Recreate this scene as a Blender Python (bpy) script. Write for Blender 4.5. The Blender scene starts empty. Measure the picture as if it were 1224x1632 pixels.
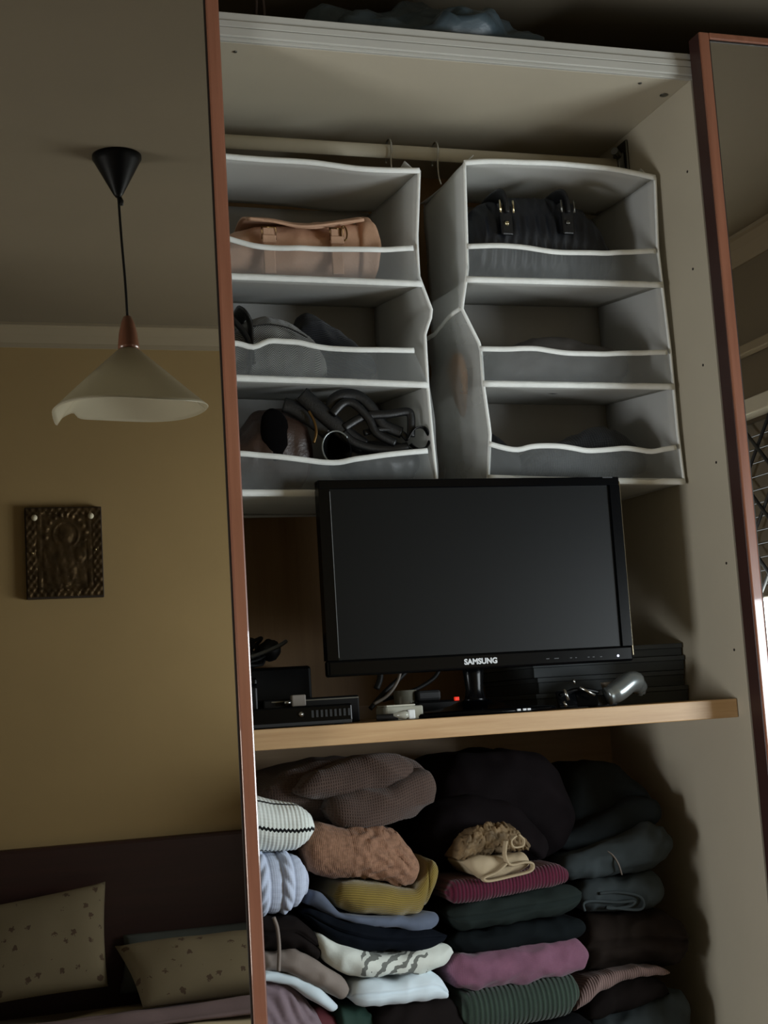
import bpy, bmesh, math, random
import numpy as np
from mathutils import Matrix, Vector, noise as mnoise

random.seed(7)
PI = math.pi
S = bpy.context.scene
COL = S.collection

# ------------------------------------------------------------------ camera
F_PX, W_PX, H_PX = 2300.0, 1224, 1632
YAW, PITCH, ROLL = [math.radians(a) for a in (18.095, 7.581, -3.530)]
CAM = np.array([0.0, -2.30, 1.30])


def _rot():
    cy, sy, cp, sp, cr, sr = (math.cos(YAW), math.sin(YAW), math.cos(PITCH), math.sin(PITCH), math.cos(ROLL), math.sin(ROLL))
    fw = np.array([sy * cp, cy * cp, sp])
    r = np.array([cy, -sy, 0.0])
    u = np.cross(r, fw)
    return cr * r + sr * u, -sr * r + cr * u, fw


RT, UP, FW = _rot()
cam_d = bpy.data.cameras.new('camera')
cam = bpy.data.objects.new('camera', cam_d)
COL.objects.link(cam)
cam.matrix_world = Matrix(((RT[0], UP[0], -FW[0], CAM[0]), (RT[1], UP[1], -FW[1], CAM[1]), (RT[2], UP[2], -FW[2], CAM[2]), (0, 0, 0, 1)))
cam_d.sensor_fit = 'VERTICAL'
cam_d.sensor_height = 36.0
cam_d.sensor_width = 27.0
cam_d.lens = 36.0 * F_PX / H_PX
cam_d.clip_start = 0.02
S.camera = cam

# ------------------------------------------------------------------ world, light, exposure
world = bpy.data.worlds.new('overcast_sky')
S.world = world
world.use_nodes = True
bg = world.node_tree.nodes['Background']
bg.inputs['Color'].default_value = (0.75, 0.87, 1.0, 1)
bg.inputs['Strength'].default_value = 1.0


def area(name, loc, target, sx, sy, power, color):
    d = bpy.data.lights.new(name, 'AREA')
    d.shape = 'RECTANGLE'
    d.size, d.size_y, d.energy, d.color = sx, sy, power, color
    o = bpy.data.objects.new(name, d)
    COL.objects.link(o)
    o.location = loc
    o.rotation_euler = (Vector(target) - Vector(loc)).to_track_quat('-Z', 'Y').to_euler()
    return o


# daylight entering through the balcony opening in the right wall, under the lowered shutter
area('daylight', (2.66, -1.62, 1.20), (0.0, -1.62, 1.15), 1.30, 0.74, 62.0, (0.88, 0.96, 1.0))
# fill light from the left, set in an added, unseen window
area('fill_left', (-1.74, -1.25, 0.85), (0.0, -1.15, 1.15), 0.62, 0.80, 36.0, (0.95, 0.98, 1.0))

S.view_settings.view_transform = 'Standard'
S.view_settings.look = 'None'
S.view_settings.exposure = 0.0
S.view_settings.gamma = 1.0
S.view_settings.use_curve_mapping = False


# ------------------------------------------------------------------ helpers
def at(px, py, Y):
    """point of the world on the vertical plane at depth Y seen at photo pixel px, py"""
    d = RT * ((px - 612) / F_PX) - UP * ((py - 816) / F_PX) + FW
    return CAM + d * ((Y - CAM[1]) / d[1])


MY = -0.038          # plane of the mirror glass


def mirrored(px, py, YV):
    """real point whose reflection in the left mirror door is at px, py; YV = depth of the image behind the glass"""
    p = at(px, py, YV)
    return Vector((p[0], 2 * MY - YV, p[2]))


def lin(c):
    c = c.lstrip('#')
    v = [int(c[i:i + 2], 16) / 255 for i in (0, 2, 4)]
    return tuple(x / 12.92 if x < 0.04045 else ((x + 0.055) / 1.055) ** 2.4 for x in v) + (1.0,)


def material(name, col, rough=0.6, var=0.12, vscale=12.0, metal=0.0, bump=0.0, bscale=200.0, spec=0.5, sheen=0.0, coat=0.0, coord='Object'):
    m = bpy.data.materials.new(name)
    m.use_nodes = True
    nt = m.node_tree
    N, L = nt.nodes, nt.links
    b = N['Principled BSDF']
    b.inputs['Roughness'].default_value = rough
    b.inputs['Metallic'].default_value = metal
    b.inputs['Specular IOR Level'].default_value = spec
    b.inputs['Sheen Weight'].default_value = sheen
    b.inputs['Coat Weight'].default_value = coat
    c = lin(col)
    tc = N.new('ShaderNodeTexCoord')
    nz = N.new('ShaderNodeTexNoise')
    nz.inputs['Scale'].default_value = vscale
    nz.inputs['Detail'].default_value = 5
    L.new(tc.outputs[coord], nz.inputs['Vector'])
    cr = N.new('ShaderNodeValToRGB')
    cr.color_ramp.elements[0].position, cr.color_ramp.elements[1].position = 0.3, 0.7
    cr.color_ramp.elements[0].color = tuple(x * (1 - var) for x in c[:3]) + (1,)
    cr.color_ramp.elements[1].color = tuple(min(1, x * (1 + var)) for x in c[:3]) + (1,)
    L.new(nz.outputs['Fac'], cr.inputs['Fac'])
    L.new(cr.outputs['Color'], b.inputs['Base Color'])
    if bump > 0:
        n2 = N.new('ShaderNodeTexNoise')
        n2.inputs['Scale'].default_value = bscale
        n2.inputs['Detail'].default_value = 3
        L.new(tc.outputs[coord], n2.inputs['Vector'])
        bp = N.new('ShaderNodeBump')
        bp.inputs['Strength'].default_value = bump
        bp.inputs['Distance'].default_value = 0.002
        L.new(n2.outputs['Fac'], bp.inputs['Height'])
        L.new(bp.outputs['Normal'], b.inputs['Normal'])
    return m


def wood(name, c1, c2, rough=0.4, axis=0, scale=1.0, coat=0.0):
    m = material(name, c1, rough, coat=coat)
    nt = m.node_tree
    N, L = nt.nodes, nt.links
    b = N['Principled BSDF']
    tc = [n for n in N if n.type == 'TEX_COORD'][0]
    mp = N.new('ShaderNodeMapping')
    sc = [40 * scale, 40 * scale, 40 * scale]
    sc[axis] = 2.0 * scale
    mp.inputs['Scale'].default_value = sc
    L.new(tc.outputs['Object'], mp.inputs['Vector'])
    nz = N.new('ShaderNodeTexNoise')
    nz.inputs['Scale'].default_value = 1.6
    nz.inputs['Detail'].default_value = 8
    nz.inputs['Roughness'].default_value = 0.65
    L.new(mp.outputs['Vector'], nz.inputs['Vector'])
    cr = N.new('ShaderNodeValToRGB')
    cr.color_ramp.elements[0].position, cr.color_ramp.elements[1].position = 0.32, 0.7
    cr.color_ramp.elements[0].color = lin(c1)
    cr.color_ramp.elements[1].color = lin(c2)
    L.new(nz.outputs['Fac'], cr.inputs['Fac'])
    L.new(cr.outputs['Color'], b.inputs['Base Color'])
    return m


def math_node(N, L, op, a, b=None):
    n = N.new('ShaderNodeMath')
    n.operation = op
    for i, v in enumerate((a, b)):
        if v is None:
            continue
        if isinstance(v, (int, float)):
            n.inputs[i].default_value = v
        else:
            L.new(v, n.inputs[i])
    return n.outputs[0]


def knit(name, col, pu=0.004, pv=0.004, mode='rib', strength=0.6, dark=0.45, var=0.12, fuzz=0.1, col2=None, vs=30):
    """knitted cloth: UV holds metres along the width (u) and round the fold (v)"""
    m = material(name, col, 0.9, var=var, vscale=vs, spec=0.15, sheen=fuzz)
    nt = m.node_tree
    N, L = nt.nodes, nt.links
    b = N['Principled BSDF']
    base = b.inputs['Base Color'].links[0].from_socket
    uv = N.new('ShaderNodeUVMap')
    sp = N.new('ShaderNodeSeparateXYZ')
    L.new(uv.outputs['UV'], sp.inputs[0])
    u, v = sp.outputs[0], sp.outputs[1]
    su = math_node(N, L, 'SINE', math_node(N, L, 'MULTIPLY', u, 2 * PI / pu))
    sv = math_node(N, L, 'SINE', math_node(N, L, 'MULTIPLY', v, 2 * PI / pv))
    if mode == 'rib':
        h = su
    elif mode == 'row':
        h = sv
    elif mode == 'waffle':
        h = math_node(N, L, 'MAXIMUM', su, sv)
    elif mode == 'stitch':
        h = math_node(N, L, 'ADD', math_node(N, L, 'MULTIPLY', su, 0.7), math_node(N, L, 'MULTIPLY', sv, 0.4))
    else:                                   # herringbone
        cell = math_node(N, L, 'PINGPONG', u, pu)
        h = math_node(N, L, 'SINE', math_node(N, L, 'MULTIPLY', math_node(N, L, 'ADD', cell, v), 2 * PI / pv))
    h01 = math_node(N, L, 'MULTIPLY_ADD', h, 0.5)
    h01.node.inputs[2].default_value = 0.5
    mx = N.new('ShaderNodeMix')
    mx.data_type = 'RGBA'
    mx.inputs[6].default_value = lin(col2) if col2 else tuple(x * dark for x in lin(col)[:3]) + (1,)
    L.new(h01, mx.inputs[0])
    L.new(base, mx.inputs[7])
    L.new(mx.outputs[2], b.inputs['Base Color'])
    bp = N.new('ShaderNodeBump')
    bp.inputs['Strength'].default_value = strength
    bp.inputs['Distance'].default_value = 0.0015
    nz = N.new('ShaderNodeTexNoise')
    nz.inputs['Scale'].default_value = 500
    tc = [n for n in N if n.type == 'TEX_COORD'][0]
    L.new(tc.outputs['Object'], nz.inputs['Vector'])
    L.new(math_node(N, L, 'ADD', h01, math_node(N, L, 'MULTIPLY', nz.outputs['Fac'], 0.5)), bp.inputs['Height'])
    L.new(bp.outputs['Normal'], b.inputs['Normal'])
    return m


def see_through(name, col, opacity, rough=0.7):
    """thin woven mesh: part of the light passes straight through, part scatters"""
    m = bpy.data.materials.new(name)
    m.use_nodes = True
    N, L = m.node_tree.nodes, m.node_tree.links
    N.remove(N['Principled BSDF'])
    out = N['Material Output']
    d = N.new('ShaderNodeBsdfDiffuse')
    t = N.new('ShaderNodeBsdfTranslucent')
    tr = N.new('ShaderNodeBsdfTransparent')
    d.inputs[0].default_value = lin(col)
    t.inputs[0].default_value = lin(col)
    tc = N.new('ShaderNodeTexCoord')
    nz = N.new('ShaderNodeTexNoise')
    nz.inputs['Scale'].default_value = 14
    nz.inputs['Detail'].default_value = 4
    L.new(tc.outputs['Object'], nz.inputs['Vector'])
    a = N.new('ShaderNodeMixShader')
    a.inputs[0].default_value = 0.4
    L.new(d.outputs[0], a.inputs[1])
    L.new(t.outputs[0], a.inputs[2])
    bsh = N.new('ShaderNodeMixShader')
    f = math_node(N, L, 'MULTIPLY_ADD', nz.outputs['Fac'], 0.3)
    f.node.inputs[2].default_value = opacity - 0.15
    L.new(f, bsh.inputs[0])
    L.new(tr.outputs[0], bsh.inputs[1])
    L.new(a.outputs[0], bsh.inputs[2])
    L.new(bsh.outputs[0], out.inputs['Surface'])
    return m


def glow(name, col, strength):
    m = bpy.data.materials.new(name)
    m.use_nodes = True
    b = m.node_tree.nodes['Principled BSDF']
    b.inputs['Base Color'].default_value = lin(col)
    b.inputs['Emission Color'].default_value = lin(col)
    b.inputs['Emission Strength'].default_value = strength
    return m


def link(name, me, mat=None, parent=None, smooth=False):
    o = bpy.data.objects.new(name, me)
    COL.objects.link(o)
    if mat is not None:
        me.materials.append(mat)
    if smooth:
        me.polygons.foreach_set('use_smooth', [True] * len(me.polygons))
    if parent is not None:
        o.parent = parent
        if parent.type == 'EMPTY':
            o.matrix_parent_inverse = Matrix.Translation(-parent.location)
    return o


def from_bm(name, bm, mat, parent=None, smooth=False):
    bmesh.ops.recalc_face_normals(bm, faces=bm.faces[:])
    me = bpy.data.meshes.new(name)
    bm.to_mesh(me)
    bm.free()
    return link(name, me, mat, parent, smooth)


def thing(name, label, cat, loc=(0, 0, 0), group=None):
    o = bpy.data.objects.new(name, None)
    COL.objects.link(o)
    o.location = loc
    o.empty_display_size = 0.05
    return tag(o, label, cat, group)


def tag(o, label, cat, group=None):
    o['label'] = label
    o['category'] = cat
    if group:
        o['group'] = group
    return o


def settle(o):
    """move a one-mesh thing's origin to its base"""
    bb = [Vector(c) for c in o.bound_box]
    c = Vector(((bb[0].x + bb[6].x) / 2, (bb[0].y + bb[6].y) / 2, bb[0].z))
    o.data.transform(Matrix.Translation(-c))
    o.location = c
    for ch in o.children:
        ch.matrix_parent_inverse = Matrix.Translation(-c)
    return o


def structure(o):
    o['kind'] = 'structure'
    return o


def add_box(bm, x0, x1, y0, y1, z0, z1, bev=0.0, seg=2, rot=None):
    r = bmesh.ops.create_cube(bm, size=1.0)
    vs = r['verts']
    bmesh.ops.scale(bm, verts=vs, vec=(abs(x1 - x0), abs(y1 - y0), abs(z1 - z0)))
    if bev > 0:
        es = list({e for v in vs for e in v.link_edges})
        rb = bmesh.ops.bevel(bm, geom=es, offset=bev, segments=seg, affect='EDGES', profile=0.5)
        vs = list({v for f in rb['faces'] for v in f.verts} | {v for v in vs if v.is_valid})
    if rot is not None:
        bmesh.ops.rotate(bm, verts=vs, cent=(0, 0, 0), matrix=rot)
    bmesh.ops.translate(bm, verts=vs, vec=((x0 + x1) / 2, (y0 + y1) / 2, (z0 + z1) / 2))
    return vs


def box(name, x0, x1, y0, y1, z0, z1, mat, parent=None, bev=0.0, rot=None, seg=2):
    bm = bmesh.new()
    add_box(bm, x0, x1, y0, y1, z0, z1, bev, seg, rot)
    return from_bm(name, bm, mat, parent)


def add_tube(bm, pts, r, n=8, closed=False, flat=None):
    """sweep a circle (or an ellipse: flat=(side radius, up radius)) along points"""
    pts = [Vector(p) for p in pts]
    rings = []
    prev = None
    k = len(pts)
    for i, p in enumerate(pts):
        a = pts[(i - 1) % k] if (i or closed) else p
        c = pts[(i + 1) % k] if (i < k - 1 or closed) else p
        t = (c - a).normalized()
        if prev is None:
            ref = Vector((0, 0, 1)) if abs(t.z) < 0.9 else Vector((1, 0, 0))
        else:
            ref = prev
        s = t.cross(ref).normalized()
        uu = s.cross(t).normalized()
        prev = uu
        ri = r[i] if isinstance(r, (list, tuple)) else r
        ra, rb = (ri, ri) if flat is None else flat
        rings.append([bm.verts.new(p + s * (ra * math.cos(2 * PI * j / n)) + uu * (rb * math.sin(2 * PI * j / n))) for j in range(n)])
    m = k if closed else k - 1
    for i in range(m):
        A, B = rings[i], rings[(i + 1) % k]
        for j in range(n):
            bm.faces.new((A[j], A[(j + 1) % n], B[(j + 1) % n], B[j]))
    if not closed:
        bm.faces.new(rings[0])
        bm.faces.new(rings[-1])


def tube(name, pts, r, mat, parent=None, n=8, closed=False, flat=None):
    bm = bmesh.new()
    add_tube(bm, pts, r, n, closed, flat)
    return from_bm(name, bm, mat, parent, smooth=True)


def spline(pts, n=8):
    """Catmull-Rom through points"""
    P = [Vector(p) for p in pts]
    out = []
    for i in range(len(P) - 1):
        p0, p1, p2, p3 = P[max(i - 1, 0)], P[i], P[i + 1], P[min(i + 2, len(P) - 1)]
        for j in range(n):
            t = j / n
            out.append(0.5 * ((2 * p1) + (p2 - p0) * t + (2 * p0 - 5 * p1 + 4 * p2 - p3) * t * t + (3 * p1 - p0 - 3 * p2 + p3) * t ** 3))
    out.append(P[-1])
    return out


def add_lathe(bm, prof, center, n=32, caps=True):
    rings = []
    for r, z in prof:
        rings.append([bm.verts.new((center[0] + r * math.cos(2 * PI * j / n), center[1] + r * math.sin(2 * PI * j / n), center[2] + z)) for j in range(n)])
    for A, B in zip(rings, rings[1:]):
        for j in range(n):
            bm.faces.new((A[j], A[(j + 1) % n], B[(j + 1) % n], B[j]))
    if caps:
        bm.faces.new(rings[0])
        bm.faces.new(rings[-1])


def lathe(name, prof, center, mat, parent=None, n=32, caps=True):
    bm = bmesh.new()
    add_lathe(bm, prof, center, n, caps)
    return from_bm(name, bm, mat, parent, smooth=True)


def sheet(name, fn, nu, nv, mat, parent=None, thick=0.0, smooth=True, scale_uv=(1, 1)):
    """fn(s, t) -> point, s and t in 0..1; a cloth or panel with real thickness"""
    vs, fs = [], []
    for j in range(nv + 1):
        for i in range(nu + 1):
            vs.append(tuple(fn(i / nu, j / nv)))
    for j in range(nv):
        for i in range(nu):
            a = j * (nu + 1) + i
            fs.append((a, a + 1, a + nu + 2, a + nu + 1))
    me = bpy.data.meshes.new(name)
    me.from_pydata(vs, [], fs)
    if thick:
        bm = bmesh.new()
        bm.from_mesh(me)
        bmesh.ops.recalc_face_normals(bm, faces=bm.faces[:])
        bmesh.ops.solidify(bm, geom=bm.faces[:], thickness=thick)
        bm.to_mesh(me)
        bm.free()
    else:
        uvl = me.uv_layers.new(name='UVMap')
        for lp in me.loops:
            k = lp.vertex_index
            uvl.data[lp.index].uv = ((k % (nu + 1)) / nu * scale_uv[0], (k // (nu + 1)) / nv * scale_uv[1])
    return link(name, me, mat, parent, smooth)


def band(name, pts, w, mat, parent, thick=0.004, sub=4):
    """flat sewn binding following points, w tall"""
    return tube(name, spline(pts, sub), 1, mat, parent, n=6, flat=(thick, w))


# ------------------------------------------------------------------ folded garments
def smooth1(a, k=3):
    for _ in range(k):
        b = a.copy()
        b[1:-1] = (a[:-2] + 2 * a[1:-1] + a[2:]) / 4
        a = b
    return a


def wrinkle(x, v, k):
    a = mnoise.noise(Vector((x * 16 + v * 9, v * 34, k)))
    b = 1 - 2 * abs(mnoise.noise(Vector((x * 26 - v * 18, v * 30 + x * 9, k + 4))))
    return 0.0045 * a + 0.0034 * b


def fold_mesh(bm, uvl, top, bot, Yf, depth, lobes=1, nx=48, nf=18, disp=None, jitter=0.003, jscale=14.0, seed=0, dome=0.035, grooves=0.012, skew=0.0, plain=False):
    """one folded bundle of cloth: outline from photo pixels at depth Yf, rounded front fold, flat top and bottom"""
    P = [at(x, y, Yf) for x, y in top]
    Q = [at(x, y, Yf) for x, y in bot]
    tx, tz = [p[0] for p in P], [p[2] for p in P]
    bx, bz = [p[0] for p in Q], [p[2] for p in Q]
    x0, x1 = max(min(tx), min(bx)), min(max(tx), max(bx))
    xs = x0 + (x1 - x0) * (0.5 - 0.5 * np.cos(np.linspace(0, PI, nx + 1))) * 0.35 + (x1 - x0) * np.linspace(0, 1, nx + 1) * 0.65
    zt = smooth1(np.interp(xs, tx, tz))
    zb = smooth1(np.interp(xs, bx, bz))
    prof = []
    nt, nb = 5, 6
    for i in range(nf + 1):
        prof.append(('f', -PI / 2 + PI * i / nf))
    for i in range(1, nt):
        prof.append(('t', i / nt))
    for i in range(nb + 1):
        prof.append(('b', PI / 2 - PI * i / nb))
    for i in range(1, nt):
        prof.append(('u', i / nt))
    rings = []
    uvs = {}
    for i, x in enumerate(xs):
        s = 2 * i / nx - 1
        end = math.sqrt(max(0.0, 1 - abs(s) ** 6))
        zc, h = (zt[i] + zb[i]) / 2, max((zt[i] - zb[i]) / 2, 0.0012) * (0.25 + 0.75 * end)
        r = min(h, 0.05)
        yf = Yf + dome * (1 - end) + skew * (s + 1) / 2
        yb = Yf + depth - dome * (1 - end)
        ring = []
        for kind, a in prof:
            if kind == 'f':
                p = Vector((x, yf + r - r * math.cos(a), zc + h * math.sin(a)))
                nrm = Vector((0, -math.cos(a), math.sin(a)))
                vv = h * a
                if lobes > 1:
                    q = (math.sin(a) * 0.5 + 0.5) * lobes
                    g = min(abs(q - round(q)) if 0.3 < q < lobes - 0.3 else 1.0, 1.0)
                    p.y += grooves * math.exp(-(g / 0.10) ** 2) * end
                if disp:
                    p += nrm * disp(x, vv, math.sin(a)) * end
                else:
                    p += nrm * wrinkle(x, vv, seed + zc * 9) * end
            elif kind == 't':
                p = Vector((x, yf + r + (yb - yf - 2 * r) * a, zc + h))
                nrm = Vector((0, 0, 1))
                vv = h * PI / 2 + (yb - yf - 2 * r) * a
                if disp:
                    p += nrm * disp(x, vv, 1.0) * end * (1 - a)
            elif kind == 'b':
                p = Vector((x, yb - r + r * math.cos(a), zc + h * math.sin(a)))
                nrm = Vector((0, 1, 0))
                vv = h * PI / 2 + (yb - yf)
            else:
                p = Vector((x, yb - r - (yb - yf - 2 * r) * a, zc - h))
                nrm = Vector((0, 0, -1))
                vv = -h * PI / 2 - (yb - yf - 2 * r) * (1 - a)
            if jitter:
                q = p * jscale + Vector((seed * 7.3, 0, 0))
                p = p + nrm * jitter * mnoise.fractal(q, 1.0, 2.0, 3)
            v = bm.verts.new(p)
            uvs[v] = (x, vv)
            ring.append(v)
        rings.append(ring)
    m = len(prof)
    faces = []
    for A, B in zip(rings, rings[1:]):
        for j in range(m):
            faces.append(bm.faces.new((A[j], B[j], B[(j + 1) % m], A[(j + 1) % m])))
    faces.append(bm.faces.new(rings[0]))
    faces.append(bm.faces.new(list(reversed(rings[-1]))))
    for f in faces:
        for lp in f.loops:
            lp[uvl].uv = uvs[lp.vert]


def folded(name, rolls, mat, label=None, cat=None, group=None, parent=None, **kw):
    bm = bmesh.new()
    uvl = bm.loops.layers.uv.new('UVMap')
    for r in rolls:
        k = dict(kw)
        k.update(r)
        fold_mesh(bm, uvl, **k)
    me = bpy.data.meshes.new(name)
    bmesh.ops.recalc_face_normals(bm, faces=bm.faces[:])
    bm.to_mesh(me)
    bm.free()
    o = link(name, me, mat, parent, smooth=True)
    if label:
        tag(o, label, cat, group)
        settle(o)
    return o


# ------------------------------------------------------------------ materials
M = {}
M['wall'] = material('yellow_wall_paint', '#a38b60', 0.85, 0.04, 3, bump=0.05, bscale=300)
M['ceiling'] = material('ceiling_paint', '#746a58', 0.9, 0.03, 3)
M['cornice'] = material('cornice_plaster', '#948872', 0.9, 0.03, 3)
M['floor'] = wood('floor_wood', '#6a4a30', '#8a6444', 0.4, 0)
M['melamine'] = material('cream_melamine', '#b9b09c', 0.55, 0.03, 6, bump=0.03, bscale=400)
M['fascia'] = material('white_track', '#b4b2aa', 0.4, 0.03, 6)
M['panel_brown'] = wood('brown_back_panel', '#82623c', '#906f46', 0.5, 2)
M['panel_tan'] = wood('tan_back_panel', '#94795a', '#a68a68', 0.5, 0)
M['oak'] = wood('oak_shelf', '#b08a5e', '#c6a377', 0.45, 0, 1.6)
M['frame'] = wood('red_brown_frame', '#7a4a35', '#8c5a44', 0.35, 2, 1.0, coat=0.8)
M['edge_brown'] = material('dark_brown_edge', '#3a2420', 0.45, 0.08)
M['mirror'] = material('mirror_glass', '#c2bdb4', 0.0, 0.0, metal=1.0)
M['edge_dark'] = material('dark_seal', '#1c120d', 0.6)
M['cloth'] = see_through('nonwoven_cloth', '#dadad6', 1.15)
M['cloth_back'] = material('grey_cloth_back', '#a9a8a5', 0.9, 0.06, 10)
M['mesh'] = see_through('pocket_mesh', '#b4b8b8', 0.33)
M['binding'] = material('white_binding', '#eceeea', 0.8, 0.04, 60, bump=0.2, bscale=600)
M['steel'] = material('steel', '#b8b8b4', 0.25, 0.05, metal=1.0)
M['grey_metal'] = material('grey_metal', '#6f6f6a', 0.35, 0.05, metal=1.0)
M['gold'] = material('pale_gold_metal', '#d8cba4', 0.22, 0.05, metal=1.0)
M['bronze'] = material('bronze_metal', '#7a603c', 0.3, 0.1, metal=1.0)
M['black'] = material('black_plastic', '#08090b', 0.4, 0.05, spec=0.2)
M['gloss'] = material('gloss_black_plastic', '#030406', 0.2, 0.02, spec=0.13)
M['screen'] = material('matte_screen', '#05080a', 0.36, 0.02, spec=0.2)
M['rubber'] = material('black_rubber', '#0c0d0e', 0.6, 0.1)
M['leather_black'] = material('black_leather', '#08090b', 0.42, 0.1, 40, bump=0.2, bscale=300)
M['leather_beige'] = material('beige_leather', '#c29a7e', 0.6, 0.08, 25, bump=0.25, bscale=260)
M['leather_brown'] = material('dark_brown_leather', '#33221a', 0.4, 0.2, 30, bump=0.3, bscale=200)
M['navy'] = material('navy_quilted_leather', '#060b14', 0.5, 0.15, 40, bump=0.15, bscale=300)
M['print'] = material('white_print', '#d5d8da', 0.5, 0.0)
M['clear'] = material('clear_plastic', '#a9a99c', 0.15, 0.05)
M['beige_plastic'] = material('beige_plastic', '#8d8378', 0.5, 0.05)
M['silver'] = material('silver_plastic', '#8a9090', 0.28, 0.05, metal=0.7)


# ------------------------------------------------------------------ the room
RX, LX, BY, FY, CZ = 2.48, -1.60, -2.776, 0.62, 2.672
structure(box('floor', LX - 0.1, RX + 0.1, BY - 0.1, FY + 0.1, -0.06, 0.0, M['floor']))
structure(box('ceiling', LX - 0.1, RX + 0.1, BY - 0.1, FY + 0.1, CZ, CZ + 0.08, M['ceiling']))
structure(box('wall_back', LX - 0.1, RX + 0.1, BY - 0.1, BY, 0, CZ, M['wall']))
structure(box('wall_front', LX - 0.1, RX + 0.1, FY, FY + 0.1, 0, CZ, M['ceiling']))
WY0, WY1, WZ0, WZ1 = -1.62, -0.88, 0.40, 1.30       # unseen low window, added in the left wall for the fill light
bm = bmesh.new()
add_box(bm, LX - 0.14, LX, BY, WY0, 0, CZ)
add_box(bm, LX - 0.14, LX, WY1, FY, 0, CZ)
add_box(bm, LX - 0.14, LX, WY0, WY1, WZ1, CZ)
add_box(bm, LX - 0.14, LX, WY0, WY1, 0, WZ0)
add_box(bm, LX, -0.62, BY, -1.74, 0, CZ)             # unseen wall block, added to keep the left fill light off the pillows
structure(from_bm('wall_left', bm, M['ceiling']))
OY0, OY1, OZ1 = -2.36, -0.86, 2.13
bm = bmesh.new()
add_box(bm, RX, RX + 0.14, BY, OY0, 0, CZ)
add_box(bm, RX, RX + 0.14, OY1, FY, 0, CZ)
add_box(bm, RX, RX + 0.14, OY0, OY1, OZ1, CZ)
add_box(bm, RX, RX + 0.14, OY0, OY1, 0, 0.82)
structure(from_bm('wall_right', bm, M['ceiling']))


def cornice(name, p, q, inward):
    """cove moulding along the top of a wall"""
    bm = bmesh.new()
    prof = [(0, 0), (0, -0.075), (0.008, -0.075), (0.012, -0.06), (0.03, -0.035), (0.05, -0.014), (0.062, -0.01), (0.062, 0)]
    A, B = Vector(p), Vector(q)
    n = Vector(inward)
    ra = [bm.verts.new(A + n * a + Vector((0, 0, z))) for a, z in prof]
    rb = [bm.verts.new(B + n * a + Vector((0, 0, z))) for a, z in prof]
    for i in range(len(prof)):
        j = (i + 1) % len(prof)
        bm.faces.new((ra[i], ra[j], rb[j], rb[i]))
    bm.faces.new(ra)
    bm.faces.new(rb)
    structure(from_bm(name, bm, M['cornice']))


cornice('trim_1', (LX, BY, CZ), (RX, BY, CZ), (0, 1, 0))
cornice('trim_2', (RX, BY, CZ), (RX, FY, CZ), (-1, 0, 0))

# balcony window with a half lowered shutter and a lattice grille, seen in the right mirror
M['white_paint'] = material('white_window_paint', '#d9d6c8', 0.5, 0.03)
M['slat'] = material('shutter_slat', '#7d766a', 0.6, 0.1, 8)
M['iron'] = material('painted_iron', '#3d4044', 0.5, 0.1)
win = structure(bpy.data.objects.new('window_1', None))
COL.objects.link(win)
win.location = (RX, (OY0 + OY1) / 2, 0.82)
bm = bmesh.new()
add_box(bm, RX - 0.012, RX + 0.05, OY0 - 0.05, OY1 + 0.05, OZ1 - 0.005, OZ1 + 0.045, 0.004)
add_box(bm, RX - 0.012, RX + 0.05, OY0 - 0.05, OY0, 0.82, OZ1, 0.004)
add_box(bm, RX - 0.012, RX + 0.05, OY1, OY1 + 0.05, 0.82, OZ1, 0.004)
from_bm('window_frame', bm, M['white_paint'], win)
box('window_sill', RX - 0.03, RX + 0.14, OY0 - 0.05, OY1 + 0.05, 0.80, 0.83, M['white_paint'], win, 0.004)
box('curtain_track', RX - 0.05, RX - 0.015, OY0 - 0.2, OY1 + 0.3, OZ1 + 0.17, OZ1 + 0.20, M['cornice'], win, 0.004)
z = OZ1
slat_me = None
while z > 1.57:
    if slat_me is None:
        s = box('shutter_slat', RX + 0.10, RX + 0.112, OY0, OY1, -0.021, 0.021, M['slat'], None, 0.005)
        slat_me = s.data
    else:
        s = bpy.data.objects.new('shutter_slat', slat_me)
        COL.objects.link(s)
    s.location = (0, 0, z - 0.022)
    s.parent = win
    s.matrix_parent_inverse = Matrix.Translation(-win.location)
    z -= 0.0435
gw = 0.19
n_g = int((OY1 - OY0) / gw)
for k in range(-6, n_g + 1):
    for sgn in (1, -1):
        y0 = OY0 + k * gw * 1.0
        a = Vector((RX + 0.062 + 0.006 * sgn, y0, 1.56))
        b = Vector((RX + 0.062 + 0.006 * sgn, y0 + 0.57 * 0.95, OZ1))
        if sgn < 0:
            a.y, b.y = b.y, a.y
        d = b - a
        lo, hi = OY0, OY1
        ts = sorted(((lo - a.y) / d.y, (hi - a.y) / d.y))
        t0, t1 = max(0, ts[0]), min(1, ts[1])
        if t1 - t0 < 0.05:
            continue
        tube('grille_bar', [a + d * t0, a + d * t1], 0.006, M['iron'], win, n=6)
for y in (OY0 + 0.01, (OY0 + OY1) / 2, OY1 - 0.01, OY0 + 0.72):
    tube('grille_post', [(RX + 0.075, y, 1.56), (RX + 0.075, y, OZ1)], 0.008, M['iron'], win, n=6)

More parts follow.
